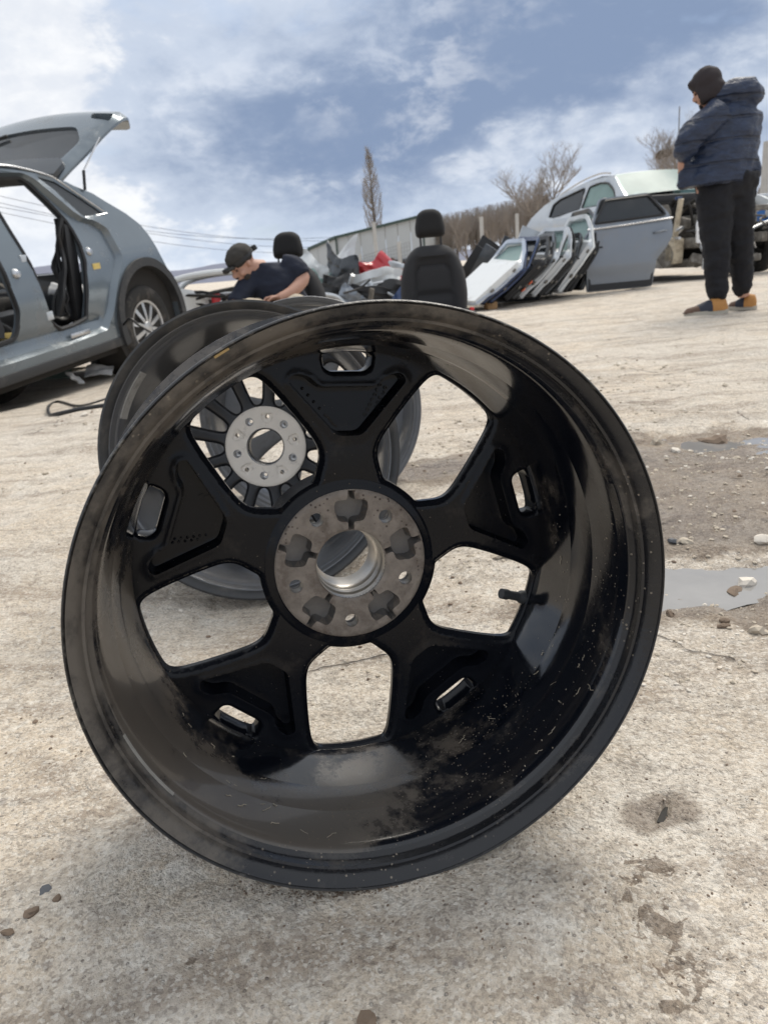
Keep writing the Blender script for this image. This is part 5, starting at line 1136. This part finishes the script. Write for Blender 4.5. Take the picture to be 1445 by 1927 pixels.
def standing_man():
    hM = face_frame((2.245, 5.29, 1.385), (-.80, .50, -.42))
    sk = head_parts(hM, .20)+[limb([(2.27, 5.3, 1.33), (2.33, 5.3, 1.24)], [.058, .07])]
    sk += [loft([ering((2.36, 5.31, z), rx, ry) for z, rx, ry in ((1.25, .12, .09), (1.1, .15, .11), (.95, .14, .11), (.82, .15, .11), (.74, .13, .1))])]
    sk += [limb([(2.33, 5.29, .80), (2.35, 5.29, .42), (2.372, 5.29, .07)], [.07, .05, .04]), limb([(2.47, 5.33, .80), (2.545, 5.36, .43), (2.61, 5.41, .09)], [.07, .05, .04])]
    # left arm bent, hand in front of the body; right arm in front too
    sk += [limb([(2.25, 5.20, 1.19), (2.09, 5.20, 1.06), (2.105, 5.27, .98)], [.045, .04, .03]), limb([(2.50, 5.38, 1.19), (2.50, 5.52, 1.04), (2.28, 5.62, .98)], [.045, .04, .03])]
    sk += hand(face_frame((2.100, 5.275, 1.005), (.75, .3, 0), (-.05, -.05, 1)), .8, 1)
    sk += hand(face_frame((2.30, 5.58, 1.09), (.7, -.3, 0), (.6, .2, .6)), .8, -1)
    body = solid('person', sk, m_skin, None, .0085, 3)
    tag(body, 'standing man seen from behind in navy hooded jacket, black trousers and tan shoes', 'person')
    face_bits(hM, body, .20)
    # jacket: torso, sleeves, thrown-back hood
    tor = [ering((x, y, z), rx, ry, 28, (.93, .28, 0), (-.28, .93, 0)) for x, y, z, rx, ry in ((2.355, 5.32, .815, .262, .17), (2.365, 5.32, .90, .255, .175), (2.38, 5.32, 1.00, .235, .175), (2.395, 5.32, 1.12, .236, .175), (2.41, 5.32, 1.22, .222, .16), (2.40, 5.32, 1.285, .165, .13), (2.37, 5.32, 1.33, .10, .095))]
    jk = [loft(tor), limb([(2.30, 5.21, 1.235), (2.20, 5.185, 1.17), (2.105, 5.175, 1.095), (2.085, 5.20, 1.04), (2.10, 5.26, 1.005)], [.088, .092, .082, .072, .050]), limb([(2.53, 5.37, 1.23), (2.57, 5.46, 1.12), (2.50, 5.55, 1.05), (2.33, 5.60, 1.0)], [.085, .085, .075, .05])]
    jk += [limb([(2.28, 5.26, 1.30), (2.37, 5.22, 1.345), (2.48, 5.23, 1.345), (2.55, 5.28, 1.29)], [.045, .068, .075, .06]), limb([(2.33, 5.40, 1.30), (2.45, 5.38, 1.355), (2.53, 5.35, 1.32)], [.05, .065, .06])]
    jk += [limb([(2.16, 5.26, .95), (2.12, 5.27, .87), (2.09, 5.28, .815)], [.06, .05, .022])]
    jk += [limb([(2.52, 5.30, .98), (2.57, 5.31, .90), (2.575, 5.31, .84)], [.06, .06, .045])]
    solid('jacket', jk, m_jacket, body, .0105, 2, .012, 9.5, 2.0, seed=2.0)
    m_stitch = pmat('jacket_seam', (0.006, 0.010, 0.025), 0.7, 0)
    # beanie/hood on the head
    hd = [xf(ball((0, .012, .040), .088, (1.0, 1.12, 1.0)), hM), xf(ball((0, .035, -.035), .082, (1.02, .92, 1.1)), hM), xf(ball((0, -.050, .066), .050, (1.25, .9, .55)), hM), xf(ball((.062, -.015, -.025), .045, (.45, 1.1, 1.5)), hM), xf(ball((-.062, -.015, -.025), .045, (.45, 1.1, 1.5)), hM), limb([(2.275, 5.32, 1.34), (2.33, 5.32, 1.27)], [.075, .09])]
    solid('hood', hd, m_hood, body, .010, 5, .006, 14, seed=5)
    tr = [limb([(2.345, 5.30, .88), (2.33, 5.29, .72), (2.335, 5.285, .58), (2.35, 5.285, .42), (2.36, 5.285, .26), (2.372, 5.285, .13), (2.374, 5.285, .085)], [.125, .120, .104, .090, .077, .066, .044]), limb([(2.48, 5.33, .88), (2.49, 5.335, .72), (2.515, 5.345, .58), (2.54, 5.36, .43), (2.575, 5.385, .28), (2.60, 5.405, .15), (2.612, 5.41, .10)], [.125, .120, .102, .088, .077, .066, .044])]
    tr += [loft([ering((2.41, 5.315, z), rx, ry) for z, rx, ry in ((.73, .14, .12), (.80, .20, .14), (.88, .21, .15))])]
    solid('trousers', tr, m_track, body, .0105, 2, .013, 10, 1.6, seed=8.0)
    shoe(body, (2.428, 5.268, gz1(2.4, 5.25)), (2.130, 5.235, gz1(2.15, 5.25))); shoe(body, (2.70, 5.40, gz1(2.7, 5.4)), (2.545, 5.50, gz1(2.55, 5.5)))
    return body
standing_man()

def seated_man():
    hM = face_frame((-.832, 5.60, .590), (-.66, -.52, -.54), (-.30, -.12, .95))
    sk = head_parts(hM)+[limb([(-.795, 5.63, .570), (-.70, 5.68, .545)], [.055, .068])]
    sk += [loft([ering(c, rx, ry, 20) for c, rx, ry in (((-.60, 5.76, .20), .16, .13), ((-.61, 5.73, .35), .17, .14), ((-.63, 5.70, .48), .17, .12), ((-.67, 5.69, .56), .10, .09))])]
    sk += [limb([(-.50, 5.70, .55), (-.425, 5.66, .47), (-.50, 5.56, .385), (-.60, 5.50, .345)], [.052, .047, .042, .030]), limb([(-.80, 5.62, .47), (-.90, 5.50, .33), (-.96, 5.38, .22)], [.05, .045, .03])]
    sk += hand(face_frame((-.585, 5.505, .350), (0, -.35, -.9), (.93, .1, .25)), 1.25, 1)
    sk += hand(face_frame((-.95, 5.39, .235), (-.5, -.8, 0), (.3, .5, .7)), .8, -1)
    sk += [limb([(-.54, 5.70, .20), (-.47, 5.40, .26), (-.45, 5.20, .27)], [.08, .07, .055]), limb([(-.68, 5.70, .20), (-.76, 5.40, .26), (-.80, 5.22, .27)], [.08, .07, .055]), limb([(-.45, 5.20, .27), (-.43, 5.10, .06)], [.055, .04]), limb([(-.80, 5.22, .27), (-.82, 5.12, .06)], [.055, .04])]
    body = solid('person', sk, m_skin, None, .0082, 3); tag(body, 'man in dark shirt and cap bending over while sitting in a car seat', 'person')
    face_bits(hM, body)
    sh = [loft([ering(c, rx, ry, 24) for c, rx, ry in (((-.60, 5.74, .22), .185, .155), ((-.61, 5.71, .33), .195, .165), ((-.635, 5.69, .44), .190, .15), ((-.65, 5.69, .53), .165, .12), ((-.68, 5.69, .585), .10, .085))])]
    sh += [limb([(-.56, 5.70, .565), (-.475, 5.68, .535), (-.425, 5.655, .475)], [.075, .078, .066]), limb([(-.77, 5.65, .50), (-.85, 5.57, .40), (-.90, 5.50, .33)], [.08, .072, .065])]
    solid('shirt', sh, m_shirt, body, .0098, 3, .010, 9, 1.5, seed=3.0)
    tr = [limb([(-.54, 5.72, .20), (-.47, 5.40, .275), (-.45, 5.20, .285)], [.105, .09, .075]), limb([(-.68, 5.72, .20), (-.76, 5.40, .275), (-.80, 5.22, .285)], [.105, .09, .075]), limb([(-.45, 5.20, .28), (-.43, 5.10, .08)], [.078, .065]), limb([(-.80, 5.22, .28), (-.82, 5.12, .08)], [.078, .065])]
    solid('trousers', tr, m_beige, body, .0105, 3, .008, 9, seed=6)
    cap = [xf(ball((0, .012, .055), .098, (.98, 1.14, .86)), hM)]
    solid('cap', cap, m_cap, body, .009, 3, .004, 20, seed=1)
    vz = plate(rpoly([(-.075, 0), (-.07, .05), (-.03, .082), (.03, .082), (.07, .05), (.075, 0)], .03, 3), [], lambda p: .0+1.8*p[:, 0]**2, lambda p: .010+1.8*p[:, 0]**2, .02)
    vz = [(x*.9, -.088-z*.75, .046-y*1.0) for x, y, z in vz[0]], vz[1]
    obj('cap_visor', *xf(vz, hM), m_cap, body, angle=40)
    obj('head_lamp_strap', *xf(lathe([(.094, -.011), (.097, -.010), (.097, .010), (.094, .011)], 32), hM @ Tm(0, .012, .036, rad(90), 0, 0, (.98, 1.0, 1.15))), m_blk, body)
    obj('head_lamp', *xf(box(-.026, .026, -.03, .0, -.018, .018, .006), hM @ Tm(0, -.115, .040)), m_blk, body); obj('battery_box', *xf(box(-.026, .026, 0, .03, -.018, .018, .006), hM @ Tm(0, .13, .03)), m_blk, body)
    shoe(body, (-.42, 5.12, -.01), (-.46, 4.87, -.01)); shoe(body, (-.82, 5.14, -.01), (-.86, 4.89, -.01))
    return body
seated_man()
# ------------------------------------------------------------------ backdrop
m_wallpanel = pmat('pale_wall_cladding', (0.42, 0.44, 0.45), 0.6, 0, var=0.08, scale=0.6); m_green = pmat('dark_green_trim', (0.035, 0.06, 0.05), 0.5, 0); m_roof = pmat('grey_roof', (0.2, 0.21, 0.21), 0.6, 0)
m_conc = pmat('concrete_post', (0.42, 0.41, 0.39), 0.85, 0, var=0.2, scale=6); m_mesh = pmat('fence_wire', (0.20, 0.20, 0.20), 0.6, 0.4); m_brownpan = pmat('brown_grey_panel', (0.27, 0.255, 0.25), 0.8, 0, var=0.2, scale=2)
def hall():
    root = empty('warehouse', (0, 60, 0)); tag(root, 'pale metal-clad warehouse with dark green roof edge far behind the seats', 'building')
    A = Vector((-4.1, 3.0, 0)); B = Vector((-1.79, 0, 0)); C = Vector((4.6, -1.6, 0)); hA, hB, hC = 2.25, 2.82, 3.70
    D = C+Vector((3, 14, 0)); E_ = A+Vector((3, 14, 0))
    def wall(a, b, ha, hb, n, nm):
        for k in range(n):
            p = a.lerp(b, k/n); q = a.lerp(b, (k+1)/n); g = (b-a).normalized()*.02; h0 = ha+(hb-ha)*k/n; h1 = ha+(hb-ha)*(k+1)/n; p = p+g; q = q-g
            nrm = Vector(((b-a).y, -(b-a).x, 0)).normalized()*-.06
            V = [tuple(v) for v in (p, q, q+Vector((0, 0, h1)), p+Vector((0, 0, h0)))]; V += [tuple(Vector(v)+nrm) for v in V]
            obj('wall_panel', V, [(0, 1, 2, 3), (7, 6, 5, 4), (0, 4, 5, 1), (1, 5, 6, 2), (2, 6, 7, 3), (3, 7, 4, 0)], m_wallpanel, root, smooth=False)
    wall(A, B, hA, hB, 3, 'l'); wall(B, C, hB, hC, 7, 'r'); wall(C, D, hC, hC, 4, 'b')
    up = lambda v, h: Vector((v.x, v.y, h))
    for a, b in ((up(A, hA+.06), up(B, hB+.06)), (up(B, hB+.06), up(C, hC+.06)), (up(C, hC+.06), up(D, hC+.06))):
        obj('roof_edge', *tube([a+Vector((0, -.15, 0)), b+Vector((0, -.15, 0))], .13, 4), m_green, root, smooth=False)
    for v, h in ((A, hA), (B, hB), (C, hC)): obj('corner_trim', *tube([(v.x, v.y-.08, 0), (v.x, v.y-.08, h)], .09, 4), m_green, root, smooth=False)
    V = [tuple(up(v, h+.12)) for v, h in ((A, hA), (B, hB), (C, hC), (D, hC), (E_, hA))]; obj('roof', V, [(0, 1, 2, 3, 4)], m_roof, root, smooth=False)
    for k in range(6): 
        p = B.lerp(C, .12+.13*k); obj('window', *xf(box(-.42, .42, -.10, -.02, .18, .95), Tm(p.x, p.y, 0, 0, 0, math.atan2((C-B).y, (C-B).x))), m_dkglass, root, smooth=False)
hall()
def post(px, py0, py1, Y, r, name, label, cat, mat, grp=None, top=None):
    p = P(px, py0, Y); q = P(px, py1, Y); o = obj(name, *tube([(p.x, p.y, -.1), (p.x, p.y, p.z)], [r*1.15, r], 8), mat); tag(o, label, cat, grp); return o
post(905, 408, 470, 40, .09, 'fence_post', 'thin pale concrete post standing before the bare thicket, left one', 'post', m_conc, 'fence posts')
post(972, 402, 470, 42, .09, 'fence_post', 'thin pale concrete post standing before the bare thicket, right one', 'post', m_conc, 'fence posts')
post(703, 418, 515, 45, .10, 'fence_post', 'slim pole standing in front of the warehouse below the poplar', 'post', m_conc, 'fence posts')
post(750, 455, 515, 40, .10, 'fence_post', 'short pale post in front of the warehouse beside the empty seat', 'post', m_conc, 'fence posts')
post(677, 478, 515, 40, .07, 'fence_post', 'short pale post in front of the warehouse left of the slim pole', 'post', m_conc, 'fence posts')
post(1443, 266, 440, 22, .10, 'pole', 'grey concrete pole at the right edge behind the standing man', 'pole', m_conc)
post(1278, 200, 300, 70, .05, 'mast', 'thin mast rising behind the standing man', 'mast', m_mesh)
p = P(690, 470, 38)
def fence():
    root = empty('mesh_fence', (0, 0, 0)); tag(root, 'slanting wire mesh panel fence in front of the warehouse', 'fence')
    a = P(655, 490, 40); b = P(770, 455, 40)
    for k in range(24):
        q = a.lerp(b, k/23); obj('fence_wire', *tube([(q.x, q.y, 0), (q.x, q.y, q.z)], .012, 4), m_mesh, root, smooth=False)
    for k in range(9):
        f = k/8; obj('fence_rail', *tube([(a.x, a.y, a.z*f), (b.x, b.y, b.z*f)], .010, 4), m_mesh, root, smooth=False)
fence()
def wires():
    m = pmat('power_line', (0.05, 0.05, 0.06), 0.7, 0)
    for k, (y0, y1) in enumerate(((373, 440), (386, 452), (396, 430), (404, 462))):
        a = P(-60, y0-18, 55); b = P(700, y1+12, 75); pts = [a.lerp(b, t)+Vector((0, 0, -1.2*math.sin(math.pi*t))) for t in np.linspace(0, 1, 15)]
        o = obj('power_line', *tube(pts, .018, 4), m); tag(o, ('uppermost', 'second from the top', 'third from the top', 'lowest')[k]+' of the faint power lines crossing the sky at left', 'power line', 'power lines')
wires()
def hills():
    V = []; F = []; n = 160
    for i in range(n+1):
        a = rad(-60+120*i/n); r = 1500; h = 26+16*fbm(np.array([a*5.0]), np.array([0.3]), 4, 3)[0]+20*float(sst(-.05, -.5, a))
        for rr, hh in ((r*.8, -2), (r*.9, h*.6), (r, h), (r*1.1, -5)): V.append((rr*math.sin(a), rr*math.cos(a), hh))
    for i in range(n):
        for k in range(3): F.append((i*4+k, i*4+k+1, (i+1)*4+k+1, (i+1)*4+k))
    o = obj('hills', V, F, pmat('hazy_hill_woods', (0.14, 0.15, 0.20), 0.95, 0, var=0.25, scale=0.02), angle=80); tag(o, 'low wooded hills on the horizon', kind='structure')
hills()

m_bark = pmat('bare_bark', (0.10, 0.082, 0.068), 0.9, 0, var=0.3, scale=3); m_twig = pmat('bare_twigs', (0.27, 0.235, 0.205), 0.9, 0, var=0.3, scale=1)
def bare_tree(seed, H, spread=1.0, up=.35, levels=5, r0=.10, nb=(3, 5), fast=False, trunk_f=.30):
    """returns (trunk part, crown part) of tapered tubes"""
    rng = random.Random(seed); tr = []; cr = []
    def grow(p, d, L, r, lv):
        n = 3 if lv < levels-1 else 2; pts = [p]; q = p.copy(); dd = d.copy()
        for k in range(n):
            dd = (dd+Vector((rng.uniform(-1, 1), rng.uniform(-1, 1), rng.uniform(-.4, 1)))*.16+Vector((0, 0, up*.12))).normalized(); q = q+dd*(L/n); pts.append(q)
        seg = 7 if lv == 0 else (5 if lv == 1 else 3)
        (tr if lv == 0 else cr).append(tube(pts, [r*(1-.55*k/n) for k in range(n+1)], seg, False))
        if lv >= levels: return
        m = rng.randint(*nb)+(1 if lv < 2 else 0)
        for k in range(m):
            t = .45+.55*(k+1)/m if lv else .35+.65*(k+rng.random())/m
            i = min(n-1, int(t*n)); bp = pts[i].lerp(pts[i+1], t*n-i) if t < 1 else pts[-1]
            a = rng.uniform(0, 6.283); out = Vector((math.cos(a), math.sin(a), 0)); nd = (dd*(.75)+out*rng.uniform(.5, .95)*spread+Vector((0, 0, up))).normalized()
            grow(bp, nd, L*rng.uniform(.55, .80), r*.56 if lv else r*.55, lv+1)
    grow(Vector((0, 0, 0)), Vector((0, 0, 1)), H*trunk_f, r0, 0)
    T = join(*tr), join(*cr)
    zmax = max(v[2] for v in T[1][0]); s = H/zmax
    return tuple(([(x*s, y*s, z*s) for x, y, z in V], F) for V, F in T)
def plant_tree(name, parts, loc, label, group=None, rz=0, scale=1.0):
    r = empty(name, loc, (0, 0, rz)); r.scale = (scale,)*3; tag(r, label, 'tree', group)
    obj('trunk', *parts[0], m_bark, r, angle=60); obj('crown', *parts[1], m_twig, r, smooth=False); return r
p = P(1040, 262, 55); plant_tree('bare_tree', bare_tree(3, p.z+.3, 1.15, .24, 6, .16, (3, 4), trunk_f=.30), (p.x, p.y, -.2), 'large bare round-crowned tree behind the silver car')
p = P(1245, 215, 50); t2 = plant_tree('bare_tree', bare_tree(9, p.z+.3, 1.1, .26, 6, .15, (3, 4), trunk_f=.30), (p.x, p.y, -.2), 'bare tree with a bird nest just left of the standing man')
q = P(1248, 290, 50); o = obj('bird_nest', *stone(4, .42, .42, .30, 2, .5), pmat('nest_twigs', (.07, .05, .035), .95, 0, var=.5, scale=6, bump=1, bscale=12), loc=(q.x, q.y, q.z)); tag(o, 'dark round bird nest in the bare tree by the standing man', 'nest')
def poplar(H, seed):
    rng = random.Random(seed); cr = []
    tr = tube([(0, 0, 0), (.1, 0, H*.3), (.05, 0, H*.6), (0, 0, H*.97)], [.28, .2, .11, .02], 8, False)
    for k in range(190):
        z = H*(.20+.78*rng.random()**.9); L = H*.20*(1.05-z/H)+H*.035; a = rng.uniform(0, 6.28); rr = .085*H*math.sin(math.pi*min(1, .12+.86*z/H))
        p0 = Vector((0, 0, z)); p1 = p0+Vector((math.cos(a)*rr*.7, math.sin(a)*rr*.7, L*.45)); p2 = p0+Vector((math.cos(a)*rr, math.sin(a)*rr, L)); cr.append(tube([p0, p1, p2], [.030, .020, .009], 3, False))
        for q in range(3):
            b = p1.lerp(p2, rng.random()); c = b+Vector((rng.uniform(-.25, .25), rng.uniform(-.25, .25), rng.uniform(.3, .8))); cr.append(tube([b, c], [.014, .007], 3, False))
    return tr, join(*cr)
p = P(688, 290, 80); plant_tree('poplar_tree', poplar(p.z+.2, 2), (p.x+.25, p.y, -.2), 'tall slim bare poplar tree rising behind the warehouse')
bs = [bare_tree(20+k, 3.6, .75, .55, 5, .05, (3, 4), trunk_f=.22) for k in range(3)]
bmesh_cache = {}
thick = [(838, 405, 62), (858, 398, 60), (878, 392, 58), (900, 400, 61), (922, 388, 57), (945, 382, 60), (965, 378, 56), (988, 370, 58), (1005, 365, 54), (848, 420, 66), (890, 415, 66), (935, 405, 66), (980, 400, 64), (1090, 345, 60), (1112, 335, 62), (1425, 330, 40), (1440, 325, 42)]
where = ['leftmost bare shrub of the thicket beside the empty seat', 'second bare shrub from left in the thicket', 'third bare shrub from left in the thicket', 'bare shrub behind the left concrete post', 'bare shrub just right of the left concrete post', 'bare shrub midway between the two concrete posts', 'bare shrub behind the right concrete post', 'bare shrub right of the right concrete post', 'rightmost shrub of the thicket, below the large bare tree', 'back-row bare shrub at the left end of the thicket', 'back-row bare shrub left of the left concrete post', 'back-row bare shrub between the concrete posts', 'back-row bare shrub near the right concrete post', 'bare shrub above the silver car roof', 'bare shrub above the silver car windscreen', 'bare shrub right of the standing man', 'bare shrub at the right edge behind the pole']
base_tr = []
for k, ((px, py, Y), lb) in enumerate(zip(thick, where)):
    p = P(px, py, Y); sc = p.z/3.6
    if k < 3: r = plant_tree('bare_shrub', bs[k], (p.x, p.y, -.1), lb, 'bare thicket', k*1.3, sc); base_tr.append(r)
    else: r = copy_tree(base_tr[k % 3]); r.location = (p.x, p.y, -.1); r.rotation_euler = (0, 0, k*1.7); r.scale = (sc, sc, sc); tag(r, lb, 'tree', 'bare thicket')
    r.scale = (sc*1.25, sc*1.25, sc)
def thicket():
    rng = random.Random(31); V = []; F = []
    for k in range(2600):
        px = rng.uniform(822, 1030); Y = rng.uniform(64, 74); top = 415-(px-822)*.20+rng.uniform(-12, 26); p = P(px, top, Y); L = rng.uniform(.6, 2.2); t = tube([(p.x+rng.uniform(-.4, .4), Y, max(0, p.z-L)), (p.x, Y, p.z)], [.03, .012], 3, False); b = len(V); V += t[0]; F += [tuple(i+b for i in f) for f in t[1]]
    o = obj('brushwood', V, F, m_twig, smooth=False); tag(o, 'dense mass of bare brushwood along the far side of the yard', 'brushwood', kind='stuff')
thicket()

# blue corrugated trailer at the right edge
def trailer():
    p = P(1412, 480, 13.6); root = empty('trailer', (p.x, p.y, 0), (0, 0, rad(-6))); tag(root, 'bright blue ribbed trailer side at the right edge behind the man', 'trailer')
    mb = pmat('bright_blue_paint', (0.012, 0.105, 0.33), 0.45, 0, var=0.12, scale=2, dirt=(.12, .12, .12), damt=.25, dscale=3)
    for k in range(6): obj('side_board', *xf(box(0, 3.2, -.03, .03, 0, .145, .018), Tm(0, 0, .12+.155*k)), mb, root)
    obj('roof_edge', *box(-.05, 3.2, -.08, 1.8, 1.06, 1.13, .02), m_silver, root); obj('back_wall', *box(.03, 3.15, .04, 1.75, .12, 1.05), mb, root)
    car_wheel('trailer_wheel', root, Tm(1.2, -.05, .1), .3, .2, .2)
trailer()
# dark flat-bed seen through the door openings of the grey car
def flatbed():
    p = P(110, 545, 13.5); root = empty('flatbed_trailer', (p.x, p.y, -.2), (0, 0, rad(6))); tag(root, 'dark flat-bed trailer with rails seen through the grey-green car', 'trailer')
    obj('deck', *box(-2.5, 1.1, 0, 1.9, .55, .68, .02), m_under, root); obj('top_rail', *box(-2.5, 1.1, 0, .06, .98, 1.06, .01), m_dgrey, root); obj('middle_rail', *box(-2.5, 1.1, 0, .06, .80, .86, .01), m_dgrey, root)
    for k in range(6): obj('rail_post', *box(-2.45+.69*k, -2.37+.69*k, -.01, .05, .68, .98), m_dgrey, root)
    for x in (-1.5, .3): car_wheel('trailer_wheel', root, Tm(x, .05, .30), .30, .2, .2)
    obj('front_board', *box(-2.3, .9, 1.8, 1.86, .68, 1.06, .01), m_blk, root)
flatbed()
# pale wreck between the grey car and the seated man
def wreck():
    p = P(400, 580, 8.6); root = empty('wrecked_car', (p.x, p.y, -.12), (0, 0, rad(6))); tag(root, 'crushed pale front half of a car behind the seated man at left', 'car')
    obj('body_tub', *box(-.75, .62, .25, 1.6, .05, .42, .06), m_blk, root)
    sp = spline([(-.62, .1, .38), (-.52, .12, .56), (-.36, .14, .66), (0, .15, .705), (.45, .15, .70)], 6)
    obj('roof_frame', *tube(sp, [.035]*len(sp), 8), m_white, root); obj('far_roof_frame', *tube([v+Vector((.05, 1.2, 0)) for v in sp], .035, 8), m_white, root)
    rf = [[(x, y, z+.02*math.sin(y*3)) for y in np.linspace(.15, 1.35, 7)] for x, z in ((-.30, .68), (0, .72), (.45, .71))]; obj('roof', *loft(rf, False, False), m_white, root)
    pa = sheet('torn_wing', .42, .40, .06, .02, m_white, 61, .05, root); pa.matrix_local = Tm(-.30, .02, .16, 0, rad(14), rad(20))
    pb = sheet('bonnet_flap', .35, .3, .08, .02, m_clglass, 62, .03, root); pb.matrix_local = Tm(-.72, .1, .10, rad(-20), rad(-30), rad(-10))
    pc = sheet('bumper_skin', .6, .2, .1, .02, m_blk, 63, .05, root); pc.matrix_local = Tm(.15, .0, .05, rad(10), 0, rad(-5))
    pd = sheet('fender_liner', .3, .25, .06, .02, m_dgrey, 64, .06, root); pd.matrix_local = Tm(-.65, -.05, .05, 0, rad(-20), rad(10))
    rng = random.Random(9)
    for k in range(9): obj('loose_hose', *tube(spline([(rng.uniform(-.4, .5), rng.uniform(0, .3), rng.uniform(.1, .55)) for _ in range(4)], 4), rng.uniform(.012, .03), 6), rng.choice((m_blk, m_under, m_alloycast, m_whiteplas)), root)
    obj('tail_lamp', *xf(box(-.05, .05, -.03, .03, -.07, .07, .02), Tm(.05, .05, .42)), m_red, root)
wreck()
# scrap pile between the two seats
scrap = [(600, 505, 10.2, .75, .62, .10, m_white, -10, 12, 'big pale crumpled body panel at the left of the scrap heap'), (640, 515, 9.8, .5, .55, .18, m_dgrey, 25, -35, 'dark blue-grey curved wing standing on the scrap heap'), (610, 560, 9.2, .6, .28, .14, m_clad, 10, 20, 'black plastic liner at the foot of the scrap heap, left'),
         (655, 560, 9.0, .55, .32, .10, m_midgrey, -15, -10, 'blue-grey wing lying in front of the scrap heap'), (690, 520, 10.0, .9, .12, .25, m_silver, 5, -12, 'bent silver bumper bar on top of the scrap heap'), (715, 530, 9.6, .55, .28, .16, m_white, -12, 14, 'white bumper corner in the middle of the scrap heap'),
         (735, 555, 9.2, .4, .35, .12, m_blk, 20, 8, 'black bumper piece beside the empty seat in the heap'), (750, 520, 10.0, .5, .50, .14, m_red, -10, 10, 'red car wing at the right end of the scrap heap'), (752, 560, 9.1, .35, .30, .10, m_blue, 15, -10, 'blue wing piece at the foot of heap beside empty seat'),
         (668, 535, 9.8, .5, .25, .12, m_clad, -25, 30, 'dark plastic arch in the middle of the scrap heap'), (630, 540, 9.4, .4, .30, .12, m_blk, -5, -25, 'black fender liner below the curved wing on the heap'), (700, 560, 9.1, .5, .22, .12, m_blk, 8, 12, 'black trim panel low in the middle of the scrap heap'), (745, 500, 10.3, .3, .12, .05, m_brownshoe, 12, -15, 'rusty brown plate on top of the heap near the empty seat'),
         (685, 548, 9.4, .35, .16, .08, m_silver, -12, -25, 'small silver strip sticking out of the scrap heap'), (590, 535, 9.8, .3, .35, .08, m_clglass, 10, 15, 'greenish glass piece behind the occupied seat')]
def bumper(w, h, depth, mat, seed, mw):
    """bumper skin: stepped profile swept along a bowed plan, with a grille slot"""
    rng = random.Random(seed); prof = [(0.0, 0), (-.03, .08), (-.10, .16), (-.13, .30), (-.12, .42), (-.06, .46), (-.06, .62), (-.11, .68), (-.09, .90), (-.02, 1.0)]; rings = []
    n = 18; tw = rng.uniform(-.5, .5)
    for i in range(n+1):
        t = i/n*2-1; x = t*w/2; y = depth*abs(t)**2.6; s_ = 1-.35*abs(t)**3; k = 1+.15*mnoise.noise(Vector((t*2+seed, seed, 0)))
        a = [(x+.05*tw*z, y+p_*h*.7*k+.03*mnoise.noise(Vector((x*6, z*5, seed))), z*h*s_+.06*tw*t+.04*mnoise.noise(Vector((x*5, seed, z*3)))) for p_, z in prof]
        rings.append(a+[(q[0], q[1]+.012, q[2]) for q in a[::-1]])
    return obj('bumper_skin', *loft(rings), mat, mw=mw, angle=25)
for k, (px, py, Y, w, h, bd, m, ry, rz, lb) in enumerate(scrap):
    p = P(px, py, Y); M_ = Tm(p.x, p.y, p.z-h*.62+(.16 if k == 7 else .05), rad(-8+(k*7) % 20), rad(ry), rad(rz))
    if k in (2, 4, 5, 6, 9, 11): o = bumper(w*1.3, max(h, .2), .25, m, 80+k, M_)
    else: o = sheet('scrap_panel', w, h, bd, .015, m, 80+k, .09, mw=M_, cut=(.45, .2, .3)[k % 3], nx=20, nz=12, shear=(.5, -.4, .25, -.7)[k % 4])
    tag(o, lb, 'car panel', 'scrap heap of car panels')
rng = random.Random(17)
ORD = ['first', 'second', 'third', 'fourth', 'fifth', 'sixth', 'seventh', 'eighth', 'ninth', 'tenth', 'eleventh', 'twelfth', 'thirteenth', 'fourteenth']
for k in range(14):
    px = 592+170*(k+rng.uniform(.1, .9))/14; p = P(px, rng.uniform(528, 568), rng.uniform(8.8, 9.4)); L = rng.uniform(.15, .4); a = Vector((rng.uniform(-1, 1), rng.uniform(-.5, .5), rng.uniform(-.5, .9))).normalized()*L
    m, cn = rng.choice(((m_blk, 'black'), (m_blk, 'black'), (m_silver, 'silver'), (m_whiteplas, 'white'), (m_alloycast, 'grey')))
    pts = [p-a*.5, p+Vector((rng.uniform(-.06, .06), 0, rng.uniform(-.06, .06))), p+a*.5]
    o = obj('scrap_strip', *tube(spline(pts, 4), rng.uniform(.012, .03), 5), m); tag(o, 'bent '+cn+' strip, '+ORD[k]+' from the left in the scrap heap between the seats', 'strip', 'bent strips in the scrap heap')
def heap_core():
    V, F = stone(7, 1.05, .5, .26, 4, .5); V = [(x, y, z+.07*mnoise.noise(Vector((x*9, y*9, z*9)))+.05*mnoise.noise(Vector((x*21, y*21, z*21)))) for x, y, z in V]
    o = obj('scrap_heap', *xf((V, F), Tm(.02, 10.2, .0)), m_under, smooth=False); tag(o, 'dark tangled mass at the core of the scrap heap', 'scrap', kind='stuff')
heap_core()
p = P(745, 513, 9.9); o = obj('sticker', *xf(lathe([(0, 0), (.09, .0), (.09, .01), (0, .01)], 20, False), Tm(p.x, p.y-.16, p.z, rad(8), 0, 0, (1, 1, .55))), m_whiteplas); tag(o, 'white oval sticker on the red wing in the scrap heap', 'sticker')
